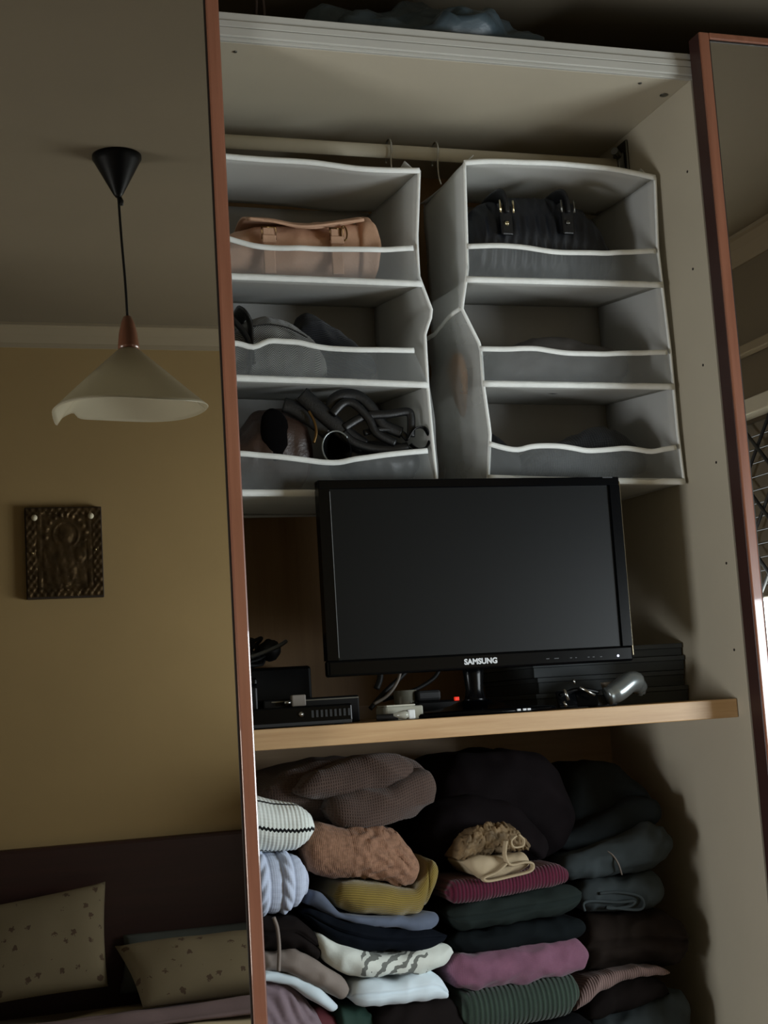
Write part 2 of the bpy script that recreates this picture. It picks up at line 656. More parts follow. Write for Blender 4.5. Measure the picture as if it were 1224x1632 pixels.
win2 = structure(bpy.data.objects.new('fill_window', None))  # added window, out of view, framing the left fill light
COL.objects.link(win2)
win2.location = (LX, (WY0 + WY1) / 2, WZ0)
bm = bmesh.new()
add_box(bm, LX - 0.09, LX - 0.04, WY0, WY0 + 0.05, WZ0, WZ1, 0.004)
add_box(bm, LX - 0.09, LX - 0.04, WY1 - 0.05, WY1, WZ0, WZ1, 0.004)
add_box(bm, LX - 0.09, LX - 0.04, WY0 + 0.05, WY1 - 0.05, WZ0, WZ0 + 0.05, 0.004)
add_box(bm, LX - 0.09, LX - 0.04, WY0 + 0.05, WY1 - 0.05, WZ1 - 0.05, WZ1, 0.004)
from_bm('window_frame', bm, M['white_paint'], win2)
box('window_sill', LX - 0.04, LX + 0.03, WY0 - 0.04, WY1 + 0.04, WZ0 - 0.025, WZ0, M['white_paint'], win2, 0.004)

# ------------------------------------------------------------------ wardrobe carcass
WX0, WX1 = 0.42, 1.424
TZ = 2.447
ward = thing('wardrobe', 'tall cream wardrobe with red-brown framed mirrored doors and an oak middle shelf', 'wardrobe', (0.92, 0.3, 0.0))
box('side_panel', WX1, WX1 + 0.018, 0.008, 0.585, 0.0, TZ + 0.018, M['melamine'], ward, 0.001)
box('side_panel', WX0 - 0.018, WX0, 0.008, 0.585, 0.0, TZ + 0.018, M['melamine'], ward, 0.001)
box('top_board', WX0, WX1, 0.012, 0.585, TZ, TZ + 0.018, M['melamine'], ward, 0.001)
bm = bmesh.new()
add_box(bm, -0.5, 2.3, 0.004, 0.012, 2.447, 2.453, 0.001)
add_box(bm, -0.5, 2.3, -0.001, 0.012, 2.453, 2.470, 0.002)
add_box(bm, -0.5, 2.3, 0.000, 0.012, 2.4705, 2.483, 0.0015)
add_box(bm, -0.5, 2.3, 0.004, 0.012, 2.4835, 2.499, 0.0015)
from_bm('track_fascia', bm, M['fascia'], ward)
box('back_panel', WX0, WX1, 0.575, 0.583, 1.30, TZ, M['panel_brown'], ward)
o = box('back_panel', WX0, WX1, 0.575, 0.583, 0.0, 1.30, M['panel_tan'], ward)
o['label'] = 'tan wood-grain lower back panel'
o = box('shelf', WX0, WX1 - 0.001, 0.045, 0.574, 1.2375, 1.2715, M['oak'], ward, 0.0015)
o['label'] = 'oak-coloured middle shelf'
box('bottom_board', WX0, WX1, 0.012, 0.574, 0.54, 0.62, M['melamine'], ward, 0.001)
tube('hanging_rail', [(WX0, 0.29, 2.384), (WX1 - 0.012, 0.29, 2.384)], 1, M['melamine'], ward, n=16, flat=(0.0075, 0.0145))
bm = bmesh.new()
add_box(bm, WX1 - 0.006, WX1, 0.27, 0.31, 2.33, 2.435, 0.002)
add_box(bm, WX1 - 0.022, WX1 - 0.006, 0.278, 0.302, 2.358, 2.410, 0.003)
add_tube(bm, [(WX1 - 0.022, 0.275, 2.40), (WX1 - 0.038, 0.262, 2.404)], 0.008, 10)
from_bm('rail_bracket', bm, M['grey_metal'], ward)
for x, y, r in ((0.544, 0.043, 0.0035), (1.331, 0.036, 0.0035), (1.405, 0.078, 0.008)):
    lathe('screw_cap', [(r, 0), (r, -0.0015), (r * 0.7, -0.002)], (x, y, TZ), M['grey_metal'], ward, 12)
for z in (2.28, 2.09, 1.90, 1.71, 1.52, 1.36):
    bm = bmesh.new()
    add_tube(bm, [(WX1 - 0.0007, 0.05 + 0.012 * math.sin(z * 40), z), (WX1 + 0.001, 0.05 + 0.012 * math.sin(z * 40), z)], 0.0026, 10)
    from_bm('pin_hole', bm, M['edge_dark'], ward)


def mirror_door(x0, x1, y0, y1, z0, z1, fw):
    bm = bmesh.new()
    add_box(bm, x0, x0 + fw, y0, y1, z0, z1, 0.003)
    add_box(bm, x1 - fw, x1, y0, y1, z0, z1, 0.003)
    add_box(bm, x0 + fw, x1 - fw, y0, y1, z1 - fw * 0.6, z1, 0.002)
    add_box(bm, x0 + fw, x1 - fw, y0, y1, z0, z0 + fw * 2, 0.002)
    d = from_bm('mirror_door', bm, M['frame'], ward)
    box('mirror', x0 + fw - 0.001, x1 - fw + 0.001, MY, y1 - 0.004, z0 + 0.02, z1 - 0.008, M['mirror'], d)
    bm = bmesh.new()
    for xa, xb in ((x0 + fw, x0 + fw + 0.003), (x1 - fw - 0.003, x1 - fw)):
        add_box(bm, xa, xb, MY - 0.002, MY + 0.002, z0 + 0.03, z1 - fw * 0.6)
    add_box(bm, x0 + fw, x1 - fw, MY - 0.002, MY + 0.002, z1 - fw * 0.6 - 0.003, z1 - fw * 0.6)
    from_bm('glazing_seal', bm, M['edge_dark'], d)
    e = box('edge_band', x0 - 0.0012, x0 + 0.0004, y0 + 0.003, y1 - 0.001, z0 + 0.003, z1 - 0.003, M['edge_brown'], d)
    e['label'] = 'dark brown edge band of the door'
    return d


mirror_door(-0.52, 0.500, -0.044, -0.008, 0.03, 2.535, 0.0225)
mirror_door(1.420, 2.42, -0.044, -0.006, 0.03, 2.521, 0.0215)

# ------------------------------------------------------------------ plastic bag on top of the wardrobe
M['bag_plastic'] = material('blue_grey_plastic_bag', '#3a4850', 0.4, 0.35, 9, bump=0.5, bscale=60)


def crumple(p, amp, sc, seed=0):
    q = p * sc + Vector((seed, seed * 2, 0))
    return amp * (abs(mnoise.noise(q)) * 1.3 + abs(mnoise.noise(q * 2.3)) * 0.7 - 0.5)


def bag_on_top():
    bm = bmesh.new()
    bmesh.ops.create_icosphere(bm, subdivisions=5, radius=1.0)
    for v in bm.verts:
        c = v.co.copy()
        x = 0.955 + 0.32 * c.x
        y = 0.19 + 0.15 * c.y
        hump = 0.145 - 0.05 * max(0, c.x) ** 2
        z = 2.4655 + hump * max(0, (c.z + 0.25) / 1.25) ** 0.7 if c.z > -0.25 else 2.4655
        p = Vector((x, y, z))
        d = crumple(p, 0.035, 11, 3)
        v.co = p + Vector((c.x * d, c.y * d, max(d, -0.02) if c.z > -0.2 else 0))
        v.co.z = max(v.co.z, 2.4655)
    return from_bm('plastic_bag', bm, M['bag_plastic'], None, smooth=True)


settle(tag(bag_on_top(), 'crumpled blue-grey plastic bag lying on top of the wardrobe', 'bag'))
o = tube('cord_loop', spline([(0.60, 0.12, 2.467), (0.612, 0.10, 2.50), (0.612, 0.09, 2.56), (0.604, 0.09, 2.60), (0.60, 0.10, 2.55), (0.606, 0.12, 2.467)], 6), 0.003, M['leather_brown'])
tag(settle(o), 'thin dark cord loop standing on the wardrobe top left of the plastic bag', 'cord')

# ------------------------------------------------------------------ hanging organizers
OF, OB = 0.15, 0.405      # front and back of the organizers


def interp_edge(pts):
    P = sorted([(at(x, y, OF)[2], at(x, y, OF)[0]) for x, y in pts])
    zs, xs = [p[0] for p in P], [p[1] for p in P]
    return lambda z: float(np.interp(z, zs, xs))


def organizer(name, label, left, right, top_line, shelves, rims, hooks, zbot, side_pocket):
    xl, xr = left, right
    tl = [at(x, y, OF) for x, y in top_line]
    gx = np.linspace(tl[0][0], tl[-1][0], 40)
    gz = smooth1(np.interp(gx, [p[0] for p in tl], [p[2] for p in tl]), 12)
    tz = lambda x: float(np.interp(x, gx, gz))
    ztop = max(p[2] for p in tl)
    cx = (xl(2.2) + xr(2.2)) / 2
    t = thing(name, label, 'organizer', (cx, (OF + OB) / 2, zbot), 'hanging fabric organizers')
    xbl, xbr = xl(2.2) + 0.012, xr(2.2) - 0.012

    def pt_side(edge, xback, bulge):
        def fn(s, q):
            z0 = zbot
            ze = tz(edge(2.3))
            z = z0 + (ze - z0) * q
            xf = edge(z)
            k = s ** 0.8
            return (xf * (1 - k) + xback * k + bulge * math.sin(PI * s) * (0.6 + 0.4 * math.sin(q * 19)) + 0.002 * mnoise.noise(Vector((s * 3, q * 9, xback))), OF + (OB - OF) * s, z)
        return fn
    sheet('side_panel', pt_side(xl, xbl, -0.004), 10, 60, M['cloth'], t, 0.0015)
    sheet('side_panel', pt_side(xr, xbr, 0.003), 10, 60, M['cloth'], t, 0.0015)
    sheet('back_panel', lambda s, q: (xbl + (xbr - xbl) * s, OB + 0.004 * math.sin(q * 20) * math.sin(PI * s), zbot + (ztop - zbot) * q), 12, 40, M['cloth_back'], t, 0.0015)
    x0, x1 = xl(2.3), xr(2.3)
    sheet('top_panel', lambda s, q: (x0 + (x1 - x0) * s, OF + (OB - OF) * q, tz(x0 + (x1 - x0) * s) + 0.012 * q - 0.006 * math.sin(PI * q)), 16, 10, M['cloth'], t, 0.002)
    band('top_binding', [(x0 + (x1 - x0) * i / 10, OF - 0.001, tz(x0 + (x1 - x0) * i / 10) + 0.0006 * math.sin(i * 1.7)) for i in range(11)], 0.0060, M['binding'], t)
    for e in (xl, xr):
        zz = np.linspace(zbot, tz(e(2.3)), 40)
        tube('side_binding', [(e(z), OF, z) for z in zz], 0.0033, M['binding'], t, n=6)
    # shelves: front line from photo, board rises a little towards the back
    for k, (line, rise) in enumerate(shelves):
        P = [at(x, y, OF) for x, y in line]
        zf = lambda x, P=P: float(np.interp(x, [p[0] for p in P], [p[2] for p in P]))
        a, b = xl(P[0][2]), xr(P[-1][2])
        sheet('shelf_panel', lambda s, q, zf=zf, a=a, b=b, rise=rise: ((a + (b - a) * s) * (1 - q) + (xbl + (xbr - xbl) * s) * q, OF + (OB - OF) * q, zf(a + (b - a) * s) + rise * q - 0.004 * math.sin(PI * s) * math.sin(PI * q)), 14, 8, M['cloth'], t, 0.003)
        n = 12
        band('shelf_binding', [(a + (b - a) * i / n, OF - 0.002, zf(a + (b - a) * i / n)) for i in range(n + 1)], 0.0068, M['binding'], t, sub=2)
        # pocket of see-through mesh above the shelf edge
        R = rims[k]
        if R:
            RP = [at(x, y, OF - 0.012) for x, y in R]
            rx, rz = [p[0] for p in RP], [p[2] for p in RP]
            zr = lambda x, rx=rx, rz=rz: float(np.interp(x, rx, smooth1(np.array(rz), 0)))
            ax, bx = rx[0], rx[-1]

            def pock(s, q, zf=zf, zr=zr, ax=ax, bx=bx, a=a, b=b):
                xb, xt = a + (b - a) * s, ax + (bx - ax) * s
                x = xb * (1 - q) + xt * q
                z = zf(xb) * (1 - q) + zr(xt) * q
                return (x, OF - 0.003 - 0.010 * math.sin(PI * s) ** 0.5 * math.sin(q * PI * 0.6) - 0.004 * mnoise.noise(Vector((x * 22, z * 22, 1))), z)
            sheet('mesh_pocket', pock, 30, 8, M['mesh'], t, 0)
            m = 14
            band('pocket_rim', [(pock(i / m, 1.0)[0], pock(i / m, 1.0)[1] - 0.001, pock(i / m, 1.0)[2]) for i in range(m + 1)], 0.0056, M['binding'], t, thick=0.002, sub=3)
    # velcro flaps that fold over the top corners
    for e, sg in ((xl, 1), (xr, -1)):
        xe = e(2.3)
        ze = tz(xe)
        sheet('corner_flap', lambda s, q, xe=xe, ze=ze, sg=sg: (xe + sg * (0.004 + 0.020 * q * (1 - 0.5 * s)), OF + 0.01 + (OB - OF - 0.03) * s, ze + 0.004 + 0.018 * q * (1 - 0.7 * s)), 8, 3, M['cloth'], t, 0.002)
    for hx in hooks:
        pts = [(hx, 0.312, 2.368), (hx, 0.310, 2.392), (hx, 0.302, 2.405), (hx, 0.290, 2.409), (hx, 0.278, 2.403), (hx, 0.274, 2.388), (hx - 0.001, 0.279, 2.36), (hx + 0.002, 0.285, 2.335), (hx + 0.006, 0.285, ztop - 0.002)]
        tube('hook', spline(pts, 5), 0.0019, M['steel'], t, n=8)
    # side pockets
    for sd, edge, cont in side_pocket:
        sg = -1 if sd == 'l' else 1

        def sp(s, q, edge=edge, sg=sg):
            z = 1.70 + (2.008 - 1.70) * q + (0.018 if s < 0.5 else -0.01) * (1 - 2 * s) * q
            k = math.sin(PI * min(1, s * 1.02 + 0.0)) ** 0.6
            out = (1.0 if sg < 0 else 0.5) * (0.052 * math.sin(PI * min(1.0, q * 0.75 + 0.22)) + 0.012) * k
            return (edge(z) + sg * (out + 0.0015) + 0.003 * mnoise.noise(Vector((s * 5, q * 6, 3))), OF + 0.003 + (OB - OF - 0.02) * s, z)
        sheet('side_pocket', sp, 16, 18, M['mesh2'], t, 0)
        band('side_pocket_rim', [sp(i / 10, 1.0) for i in range(11)], 0.005, M['binding'], t, thick=0.002, sub=3)
    return t


M['mesh2'] = see_through('side_pocket_mesh', '#bcbebc', 0.42)
R_left = interp_edge([(740, 258), (745, 430), (736, 492), (766, 552), (770, 612), (781, 690), (778, 760), (777, 830)])
R_right_raw = interp_edge([(1044, 285), (1048, 395), (1055, 455), (1068, 560), (1073, 615), (1080, 690), (1090, 768)])
R_right = lambda z: min(R_right_raw(z), 1.4165)
L_right = interp_edge([(668, 272), (664, 380), (667, 440), (689, 498), (677, 532), (681, 612), (689, 700), (695, 760), (697, 800)])
L_left = lambda z: 0.508
org_r = organizer('hanging_organizer', 'grey fabric hanging organizer holding the navy handbag, beside the right wall', R_left, R_right,
                  [(740, 260), (790, 257), (880, 261), (960, 267), (1048, 284)],
                  [([(748, 446), (900, 450), (1060, 455)], 0.030), ([(770, 612), (900, 614), (1078, 617)], 0.022), ([(778, 762), (900, 766), (1095, 768)], 0.004)],
                  [[(748, 391), (800, 391), (840, 395), (880, 402), (960, 404), (1048, 398)],
                   [(768, 554), (800, 556), (850, 555), (900, 563), (960, 565), (1066, 560)],
                   [(781, 706), (800, 712), (818, 718), (850, 711), (880, 710), (940, 719), (1000, 714), (1040, 719), (1080, 712)]],
                  [1.001], 1.689, [('l', R_left, True)])
org_l = organizer('hanging_organizer', 'grey fabric hanging organizer holding the beige bag and black sandals, left', L_left, L_right,
                  [(330, 247), (357, 251), (450, 256), (520, 262), (580, 271), (620, 273), (668, 272)],
                  [([(330, 435), (367, 441), (520, 447), (670, 453)], 0.030), ([(330, 598), (377, 603), (520, 608), (678, 614)], 0.024), ([(340, 784), (387, 786), (700, 786)], 0.0)],
                  [[(330, 372), (363, 379), (400, 391), (440, 396), (520, 397), (600, 398), (660, 394)],
                   [(330, 545), (373, 546), (405, 553), (425, 544), (470, 545), (510, 554), (560, 558), (662, 557)],
                   [(335, 722), (385, 723), (440, 728), (500, 735), (530, 739), (560, 733), (620, 724), (684, 717)]],
                  [0.903], 1.672, [('r', L_right, False)])
org_r['label'] = 'grey fabric hanging organizer with the navy handbag on its top tier, against the right wall'
org_l['label'] = 'grey fabric hanging organizer with the beige bag on its top tier, beside the left mirror'

# the inside of the organizers -----------------------------------------------------------------------------------
# beige satchel
b = thing('satchel', 'beige leather satchel with buckled flap lying in the upper left organizer tier', 'bag', (0.70, 0.27, 2.085))
folded('body', [dict(top=[(340, 392), (372, 362), (420, 351), (500, 345), (560, 339), (600, 350), (612, 400)], bot=[(340, 436), (372, 438), (500, 443), (600, 444), (612, 400)])], M['leather_beige'], parent=b, Yf=0.178, depth=0.17, jitter=0.005, jscale=9, dome=0.03)
folded('gusset', [dict(top=[(572, 352), (585, 334), (598, 336), (607, 350), (611, 400)], bot=[(572, 440), (598, 443), (608, 442), (611, 400)])], M['leather_beige'], parent=b, Yf=0.172, depth=0.18, jitter=0.002, dome=0.02, nx=20)
fl = [at(x, y, 0.165) for x, y in ((393, 350), (430, 354), (470, 362), (500, 362), (540, 357), (578, 352))]
fx, fz = [p[0] for p in fl], [p[2] for p in fl]
sheet('flap', lambda s, q: (fx[0] + (fx[-1] - fx[0]) * s, 0.160 + 0.15 * q - 0.006 * math.sin(s * 7), float(np.interp(fx[0] + (fx[-1] - fx[0]) * s, fx, fz)) * (1 - q) + (2.178 + 0.012 * s) * q + 0.024 * math.sin(PI * min(1, q * 1.0)) ** 0.8), 24, 8, M['leather_beige'], b, 0.004)
band('flap_edge', [(p[0], 0.158, p[2]) for p in fl], 0.003, M['leather_beige'], b, thick=0.003)
for px, py in ((427, 374), (535, 376)):
    p = at(px, py, 0.168)
    st = box('buckle_strap', p[0] - 0.011, p[0] + 0.011, 0.162, 0.169, p[2] - 0.075, p[2] + 0.014, M['leather_beige'], b, 0.002)
    bm = bmesh.new()
    add_tube(bm, [(p[0] - 0.013, 0.161, p[2] - 0.010), (p[0] + 0.013, 0.161, p[2] - 0.010), (p[0] + 0.013, 0.161, p[2] + 0.012), (p[0] - 0.013, 0.161, p[2] + 0.012)], 0.0018, 6, True)
    from_bm('buckle', bm, M['bronze'], st, True)
    box('keeper', p[0] - 0.013, p[0] + 0.013, 0.158, 0.164, p[2] - 0.018, p[2] - 0.003, M['leather_beige'], st, 0.002)
p = at(548, 372, 0.16)
tube('ring', [(p[0] + 0.006 * math.cos(a), 0.160, p[2] + 0.014 * math.sin(a)) for a in np.linspace(0, 2 * PI, 16, endpoint=False)], 0.0016, M['bronze'], b, n=6, closed=True)

# navy handbag
h = thing('handbag', 'navy ruched leather handbag with gold rings in the upper right organizer tier', 'bag', (1.14, 0.27, 2.09))


def ruche(x, v, s):
    t = v * 26
    z1 = abs(math.sin(x * 150 + t)) ** 3 + abs(math.sin(x * 150 - t + 1.1)) ** 3
    return 0.0022 * z1 + 0.0016 * mnoise.noise(Vector((x * 90, v * 14, 2.0)))


folded('body', [dict(top=[(746, 395), (749, 332), (775, 314), (810, 305), (880, 305), (925, 315), (958, 345), (976, 380), (985, 410)], bot=[(746, 395), (750, 438), (800, 440), (960, 444), (980, 440), (985, 410)])], M['navy'], parent=h, Yf=0.185, depth=0.15, nx=150, nf=26, disp=ruche, jitter=0.001, dome=0.03)
for px, rivet, mt in ((806, 357, M['gold']), (903, 356, M['grey_metal'])):
    p = at(px, 331, 0.172)
    pr = at(px + 1, rivet, 0.172)
    st = box('handle_tab', p[0] - 0.012, p[0] + 0.012, 0.170, 0.178, pr[2] - 0.022, p[2] + 0.005, M['leather_black'], h, 0.003)
    for sx in (-1, 1):
        tube('ring_bar', [(p[0] + sx * 0.0135, 0.167, p[2] - 0.012), (p[0] + sx * 0.0135, 0.167, p[2] + 0.013)], 0.0022, mt, st, n=8)
    bm = bmesh.new()
    bmesh.ops.create_uvsphere(bm, u_segments=12, v_segments=8, radius=0.005)
    bmesh.ops.translate(bm, verts=bm.verts[:], vec=(pr[0], 0.169, pr[2]))
    from_bm('rivet', bm, mt, st, True)
    tube('handle', spline([(p[0], 0.172, p[2] - 0.012), (p[0] - 0.002, 0.170, p[2] + 0.016), (p[0] - 0.006, 0.185, p[2] + 0.029), (p[0] - 0.01, 0.24, p[2] + 0.030), (p[0] - 0.012, 0.30, p[2] + 0.015)], 5), 1, M['leather_black'], h, n=8, flat=(0.013, 0.004))

# tweed bag and dark ribbed bag, second tier left
M['tweed'] = knit('tweed_herringbone', '#8d8d88', 0.011, 0.0042, 'herringbone', 0.5, var=0.25, fuzz=0.2, col2='#26272a')
M['ribbed_dark'] = knit('dark_ribbed_cloth', '#1b1d22', 0.006, 0.004, 'row', 0.7, fuzz=0.1)
tw = thing('tweed_bag', 'grey herringbone tweed bag with black strap in the second left organizer tier', 'bag', (0.62, 0.26, 1.905))
folded('body', [dict(top=[(340, 560), (380, 515), (400, 503), (435, 497), (465, 503), (495, 520), (520, 555), (528, 590)], bot=[(340, 590), (380, 598), (450, 603), (510, 606), (528, 590)])], M['tweed'], parent=tw, Yf=0.168, depth=0.14, jitter=0.005, jscale=10)
pz = [at(x, y, 0.166) for x, y in ((396, 600), (400, 550), (398, 515), (388, 497))]
tube('strap', spline([tuple(p) for p in pz] + [(pz[-1][0], 0.22, pz[-1][2] + 0.0)], 6), 1, M['leather_black'], tw, n=8, flat=(0.014, 0.004))
pz = [at(x, y, 0.164) for x, y in ((345, 500), (365, 505), (385, 525), (398, 548), (404, 580))]
tube('strap', spline([tuple(p) for p in pz], 6), 1, M['leather_black'], tw, n=8, flat=(0.012, 0.004))
pz = [at(x, y, 0.161) for x, y in ((404, 520), (430, 517), (460, 523), (490, 538))]
tube('seam', spline([tuple(p) for p in pz], 6), 0.0014, M['leather_black'], tw, n=6)
o = folded('cap', [dict(top=[(468, 535), (480, 500), (492, 492), (515, 497), (545, 518), (575, 545), (600, 568), (606, 590)], bot=[(468, 560), (490, 605), (540, 608), (590, 610), (606, 590)])], M['ribbed_dark'], 'black ribbed cap lying behind the herringbone bag', 'cap', Yf=0.20, depth=0.13, jitter=0.003)

# shoes, third tier left
sh = thing('boot', 'dark brown leather ankle boot lying left of the black sandals', 'shoe', (0.62, 0.27, 1.715))
folded('shaft', [dict(top=[(345, 720), (390, 680), (412, 652), (440, 645), (470, 648), (492, 655), (503, 680), (506, 730)], bot=[(345, 760), (390, 770), (440, 772), (500, 770), (506, 730)])], M['leather_brown'], parent=sh, Yf=0.172, depth=0.15, jitter=0.006, jscale=16)
p = at(445, 690, 0.168)
bm = bmesh.new()
bmesh.ops.create_uvsphere(bm, u_segments=24, v_segments=14, radius=1)
bmesh.ops.scale(bm, verts=bm.verts[:], vec=(0.027, 0.010, 0.050))
bmesh.ops.translate(bm, verts=bm.verts[:], vec=(p[0] - 0.008, 0.174, p[2]))
for v in bm.verts:
    v.co += (v.co - Vector((p[0] - 0.008, 0.174, p[2]))) * 0.25 * mnoise.noise(v.co * 30)
from_bm('lining', bm, material('dark_lining', '#070606', 0.95, 0.1, spec=0.05), sh, True)
pz = [at(x, y, 0.166) for x, y in ((492, 655), (501, 672), (504, 690), (500, 706))]
tube('collar_edge', spline([tuple(p) for p in pz], 6), 0.0028, M['bronze'], sh, n=8)

sd = thing('sandal', 'black leather strappy sandals heaped in the third left organizer tier', 'shoe', (0.80, 0.24, 1.715))


def ribbon(name, pix, Y, wide, thick, parent, mt=None, ys=None):
    P = [tuple(at(x, y, Y if ys is None else ys[i])) for i, (x, y) in enumerate(pix)]
    return tube(name, spline(P, 7), 1, mt or M['leather_black'], parent, n=10, flat=(wide, thick))


bm = bmesh.new()
p = at(533, 708, 0.155)
prof_ax = [(0.0, 0.026, 0.030), (0.03, 0.025, 0.030), (0.08, 0.023, 0.026), (0.13, 0.015, 0.016)]
rings = []
for dy, rx, rz in prof_ax:
    rings.append([bm.verts.new((p[0] + 0.004 + dy * 0.5 + rx * math.cos(a), 0.158 + dy, p[2] - 0.006 + rz * math.sin(a) + dy * 0.1)) for a in np.linspace(0, 2 * PI, 28, endpoint=False)])
for A, B in zip(rings, rings[1:]):
    for j in range(28):
        bm.faces.new((A[j], A[(j + 1) % 28], B[(j + 1) % 28], B[j]))
bm.faces.new(rings[-1])
bmesh.ops.solidify(bm, geom=bm.faces[:], thickness=0.003)
cup = from_bm('heel_cup', bm, M['leather_black'], sd, True)
tube('cup_edge', [(p[0] + 0.004 + 0.0265 * math.cos(a), 0.157, p[2] - 0.006 + 0.0305 * math.sin(a)) for a in np.linspace(0.6, 4.2, 24)], 0.0018, M['silver'], cup, n=6)
ribbon('strap', [(480, 628), (500, 646), (525, 668), (552, 692), (580, 712)], 0.175, 0.005, 0.016, sd)
ribbon('strap', [(452, 645), (470, 652), (500, 672), (522, 690)], 0.18, 0.005, 0.014, sd)
ribbon('strap', [(524, 668), (530, 640), (548, 629), (572, 632), (592, 650), (610, 676), (640, 690)], 0.178, 0.004, 0.011, sd)
ribbon('strap', [(530, 660), (548, 642), (566, 645), (588, 668), (600, 690), (630, 706)], 0.168, 0.004, 0.008, sd)
ribbon('strap', [(548, 682), (580, 664), (620, 660), (648, 656), (655, 664), (655, 696)], 0.172, 0.004, 0.008, sd)
ribbon('strap', [(546, 690), (562, 704), (590, 714), (625, 716), (650, 712)], 0.172, 0.005, 0.009, sd)
ribbon('strap', [(648, 702), (660, 684), (676, 682), (684, 698), (680, 712), (666, 716), (654, 708)], 0.166, 0.009, 0.002, sd)
ribbon('strap', [(580, 690), (610, 684), (636, 688), (650, 700)], 0.178, 0.004, 0.006, sd)
folded('sole', [dict(top=[(545, 712), (580, 700), (620, 698), (660, 706), (676, 726)], bot=[(545, 750), (600, 772), (660, 772), (676, 740)])], M['leather_black'], parent=sd, Yf=0.18, depth=0.12, jitter=0.003)

# second and third tier right
o = folded('clutch_bag', [dict(top=[(782, 570), (790, 549), (820, 546), (860, 533), (915, 531), (945, 538), (975, 548), (1005, 550), (1012, 575)], bot=[(782, 600), (800, 610), (900, 612), (1000, 613), (1012, 590)])], material('grey_brown_cloth', '#4a4745', 0.7, 0.2, 20, bump=0.2), 'flat grey-brown cloth bag in the second right organizer tier', 'bag', Yf=0.172, depth=0.16, jitter=0.004, jscale=14)
p = at(785, 546, 0.172)
o = folded('knit_hat', [dict(top=[(842, 735), (870, 704), (900, 698), (935, 688), (962, 674), (990, 676), (1012, 694), (1030, 715), (1040, 740)], bot=[(842, 755), (900, 764), (1000, 764), (1040, 750)])], knit('charcoal_knit', '#3b3e42', 0.005, 0.005, 'stitch', 0.5), 'charcoal grey knitted hat mound in the third right organizer tier', 'hat', Yf=0.172, depth=0.15, jitter=0.004)
o = folded('dark_pouch', [dict(top=[(786, 700), (790, 684), (800, 690), (815, 706), (832, 725), (836, 745)], bot=[(786, 740), (795, 762), (820, 763), (836, 750)])], material('black_cloth', '#15171a', 0.7, 0.1), 'small black cloth pouch left of the charcoal hat', 'bag', Yf=0.172, depth=0.14, jitter=0.002, nx=24)

# slipper in the side pocket of the right organizer
bm = bmesh.new()
bmesh.ops.create_uvsphere(bm, u_segments=28, v_segments=18, radius=1)
for v in bm.verts:
    c = v.co
    w = 0.7 + 0.3 * c.z
    v.co = Vector((0.991 + 0.012 * c.x * w - 0.004 * c.z, 0.222 + 0.055 * c.y * w, 1.895 + 0.062 * c.z)) + c * 0.004 * mnoise.noise(c * 3)
o = from_bm('slipper', bm, material('ochre_brown_suede', '#a57845', 0.8, 0.2, 20), None, True)
settle(tag(o, 'ochre brown slipper showing through the side pocket between the two organizers', 'shoe'))

# ------------------------------------------------------------------ monitor on the oak shelf
SZ = 1.2715          # top of the oak shelf
TY = 0.090
mon = thing('monitor', 'black flat-screen monitor switched off on a glossy stand in the middle of the oak shelf', 'monitor', (0.945, 0.13, SZ))
TX0, TX1, TZ0, TZ1 = 0.6635, 1.2440, 1.3515, 1.6930
bm = bmesh.new()
bz, bs, bt = 0.0185, 0.020, 0.016
add_box(bm, TX0, TX1, TY, TY + 0.024, TZ1 - bt, TZ1, 0.002)
add_box(bm, TX0, TX1, TY, TY + 0.024, TZ0, TZ0 + 0.028, 0.004)
add_box(bm, TX0, TX0 + bs, TY, TY + 0.024, TZ0 + 0.0279, TZ1 - bt + 0.0001)
add_box(bm, TX1 - bs, TX1, TY, TY + 0.024, TZ0 + 0.0279, TZ1 - bt + 0.0001)
bez = from_bm('bezel', bm, M['gloss'], mon)
box('screen', TX0 + bs - 0.001, TX1 - bs + 0.001, TY + 0.005, TY + 0.020, TZ0 + 0.027, TZ1 - bt + 0.001, M['screen'], mon)
bm = bmesh.new()
add_box(bm, TX0 + 0.01, TX1 - 0.01, TY + 0.022, TY + 0.040, TZ0 + 0.008, TZ1 - 0.008, 0.012, 3)
add_box(bm, TX0 + 0.12, TX1 - 0.12, TY + 0.035, TY + 0.062, TZ0 + 0.03, TZ1 - 0.08, 0.014, 3)
from_bm('rear_housing', bm, M['black'], mon)
box('edge_trim', TX1 - 0.0005, TX1 + 0.0022, TY + 0.002, TY + 0.020, TZ0 + 0.010, TZ1 - 0.008, material('polished_edge', '#d8cfb8', 0.12, 0.0, metal=1.0), mon, 0.001)
box('inner_trim', TX0 + bs + 0.0002, TX0 + bs + 0.002, TY + 0.0035, TY + 0.006, TZ0 + 0.032, TZ1 - bt - 0.004, material('grey_edge', '#7c7f80', 0.3, 0.0), mon)

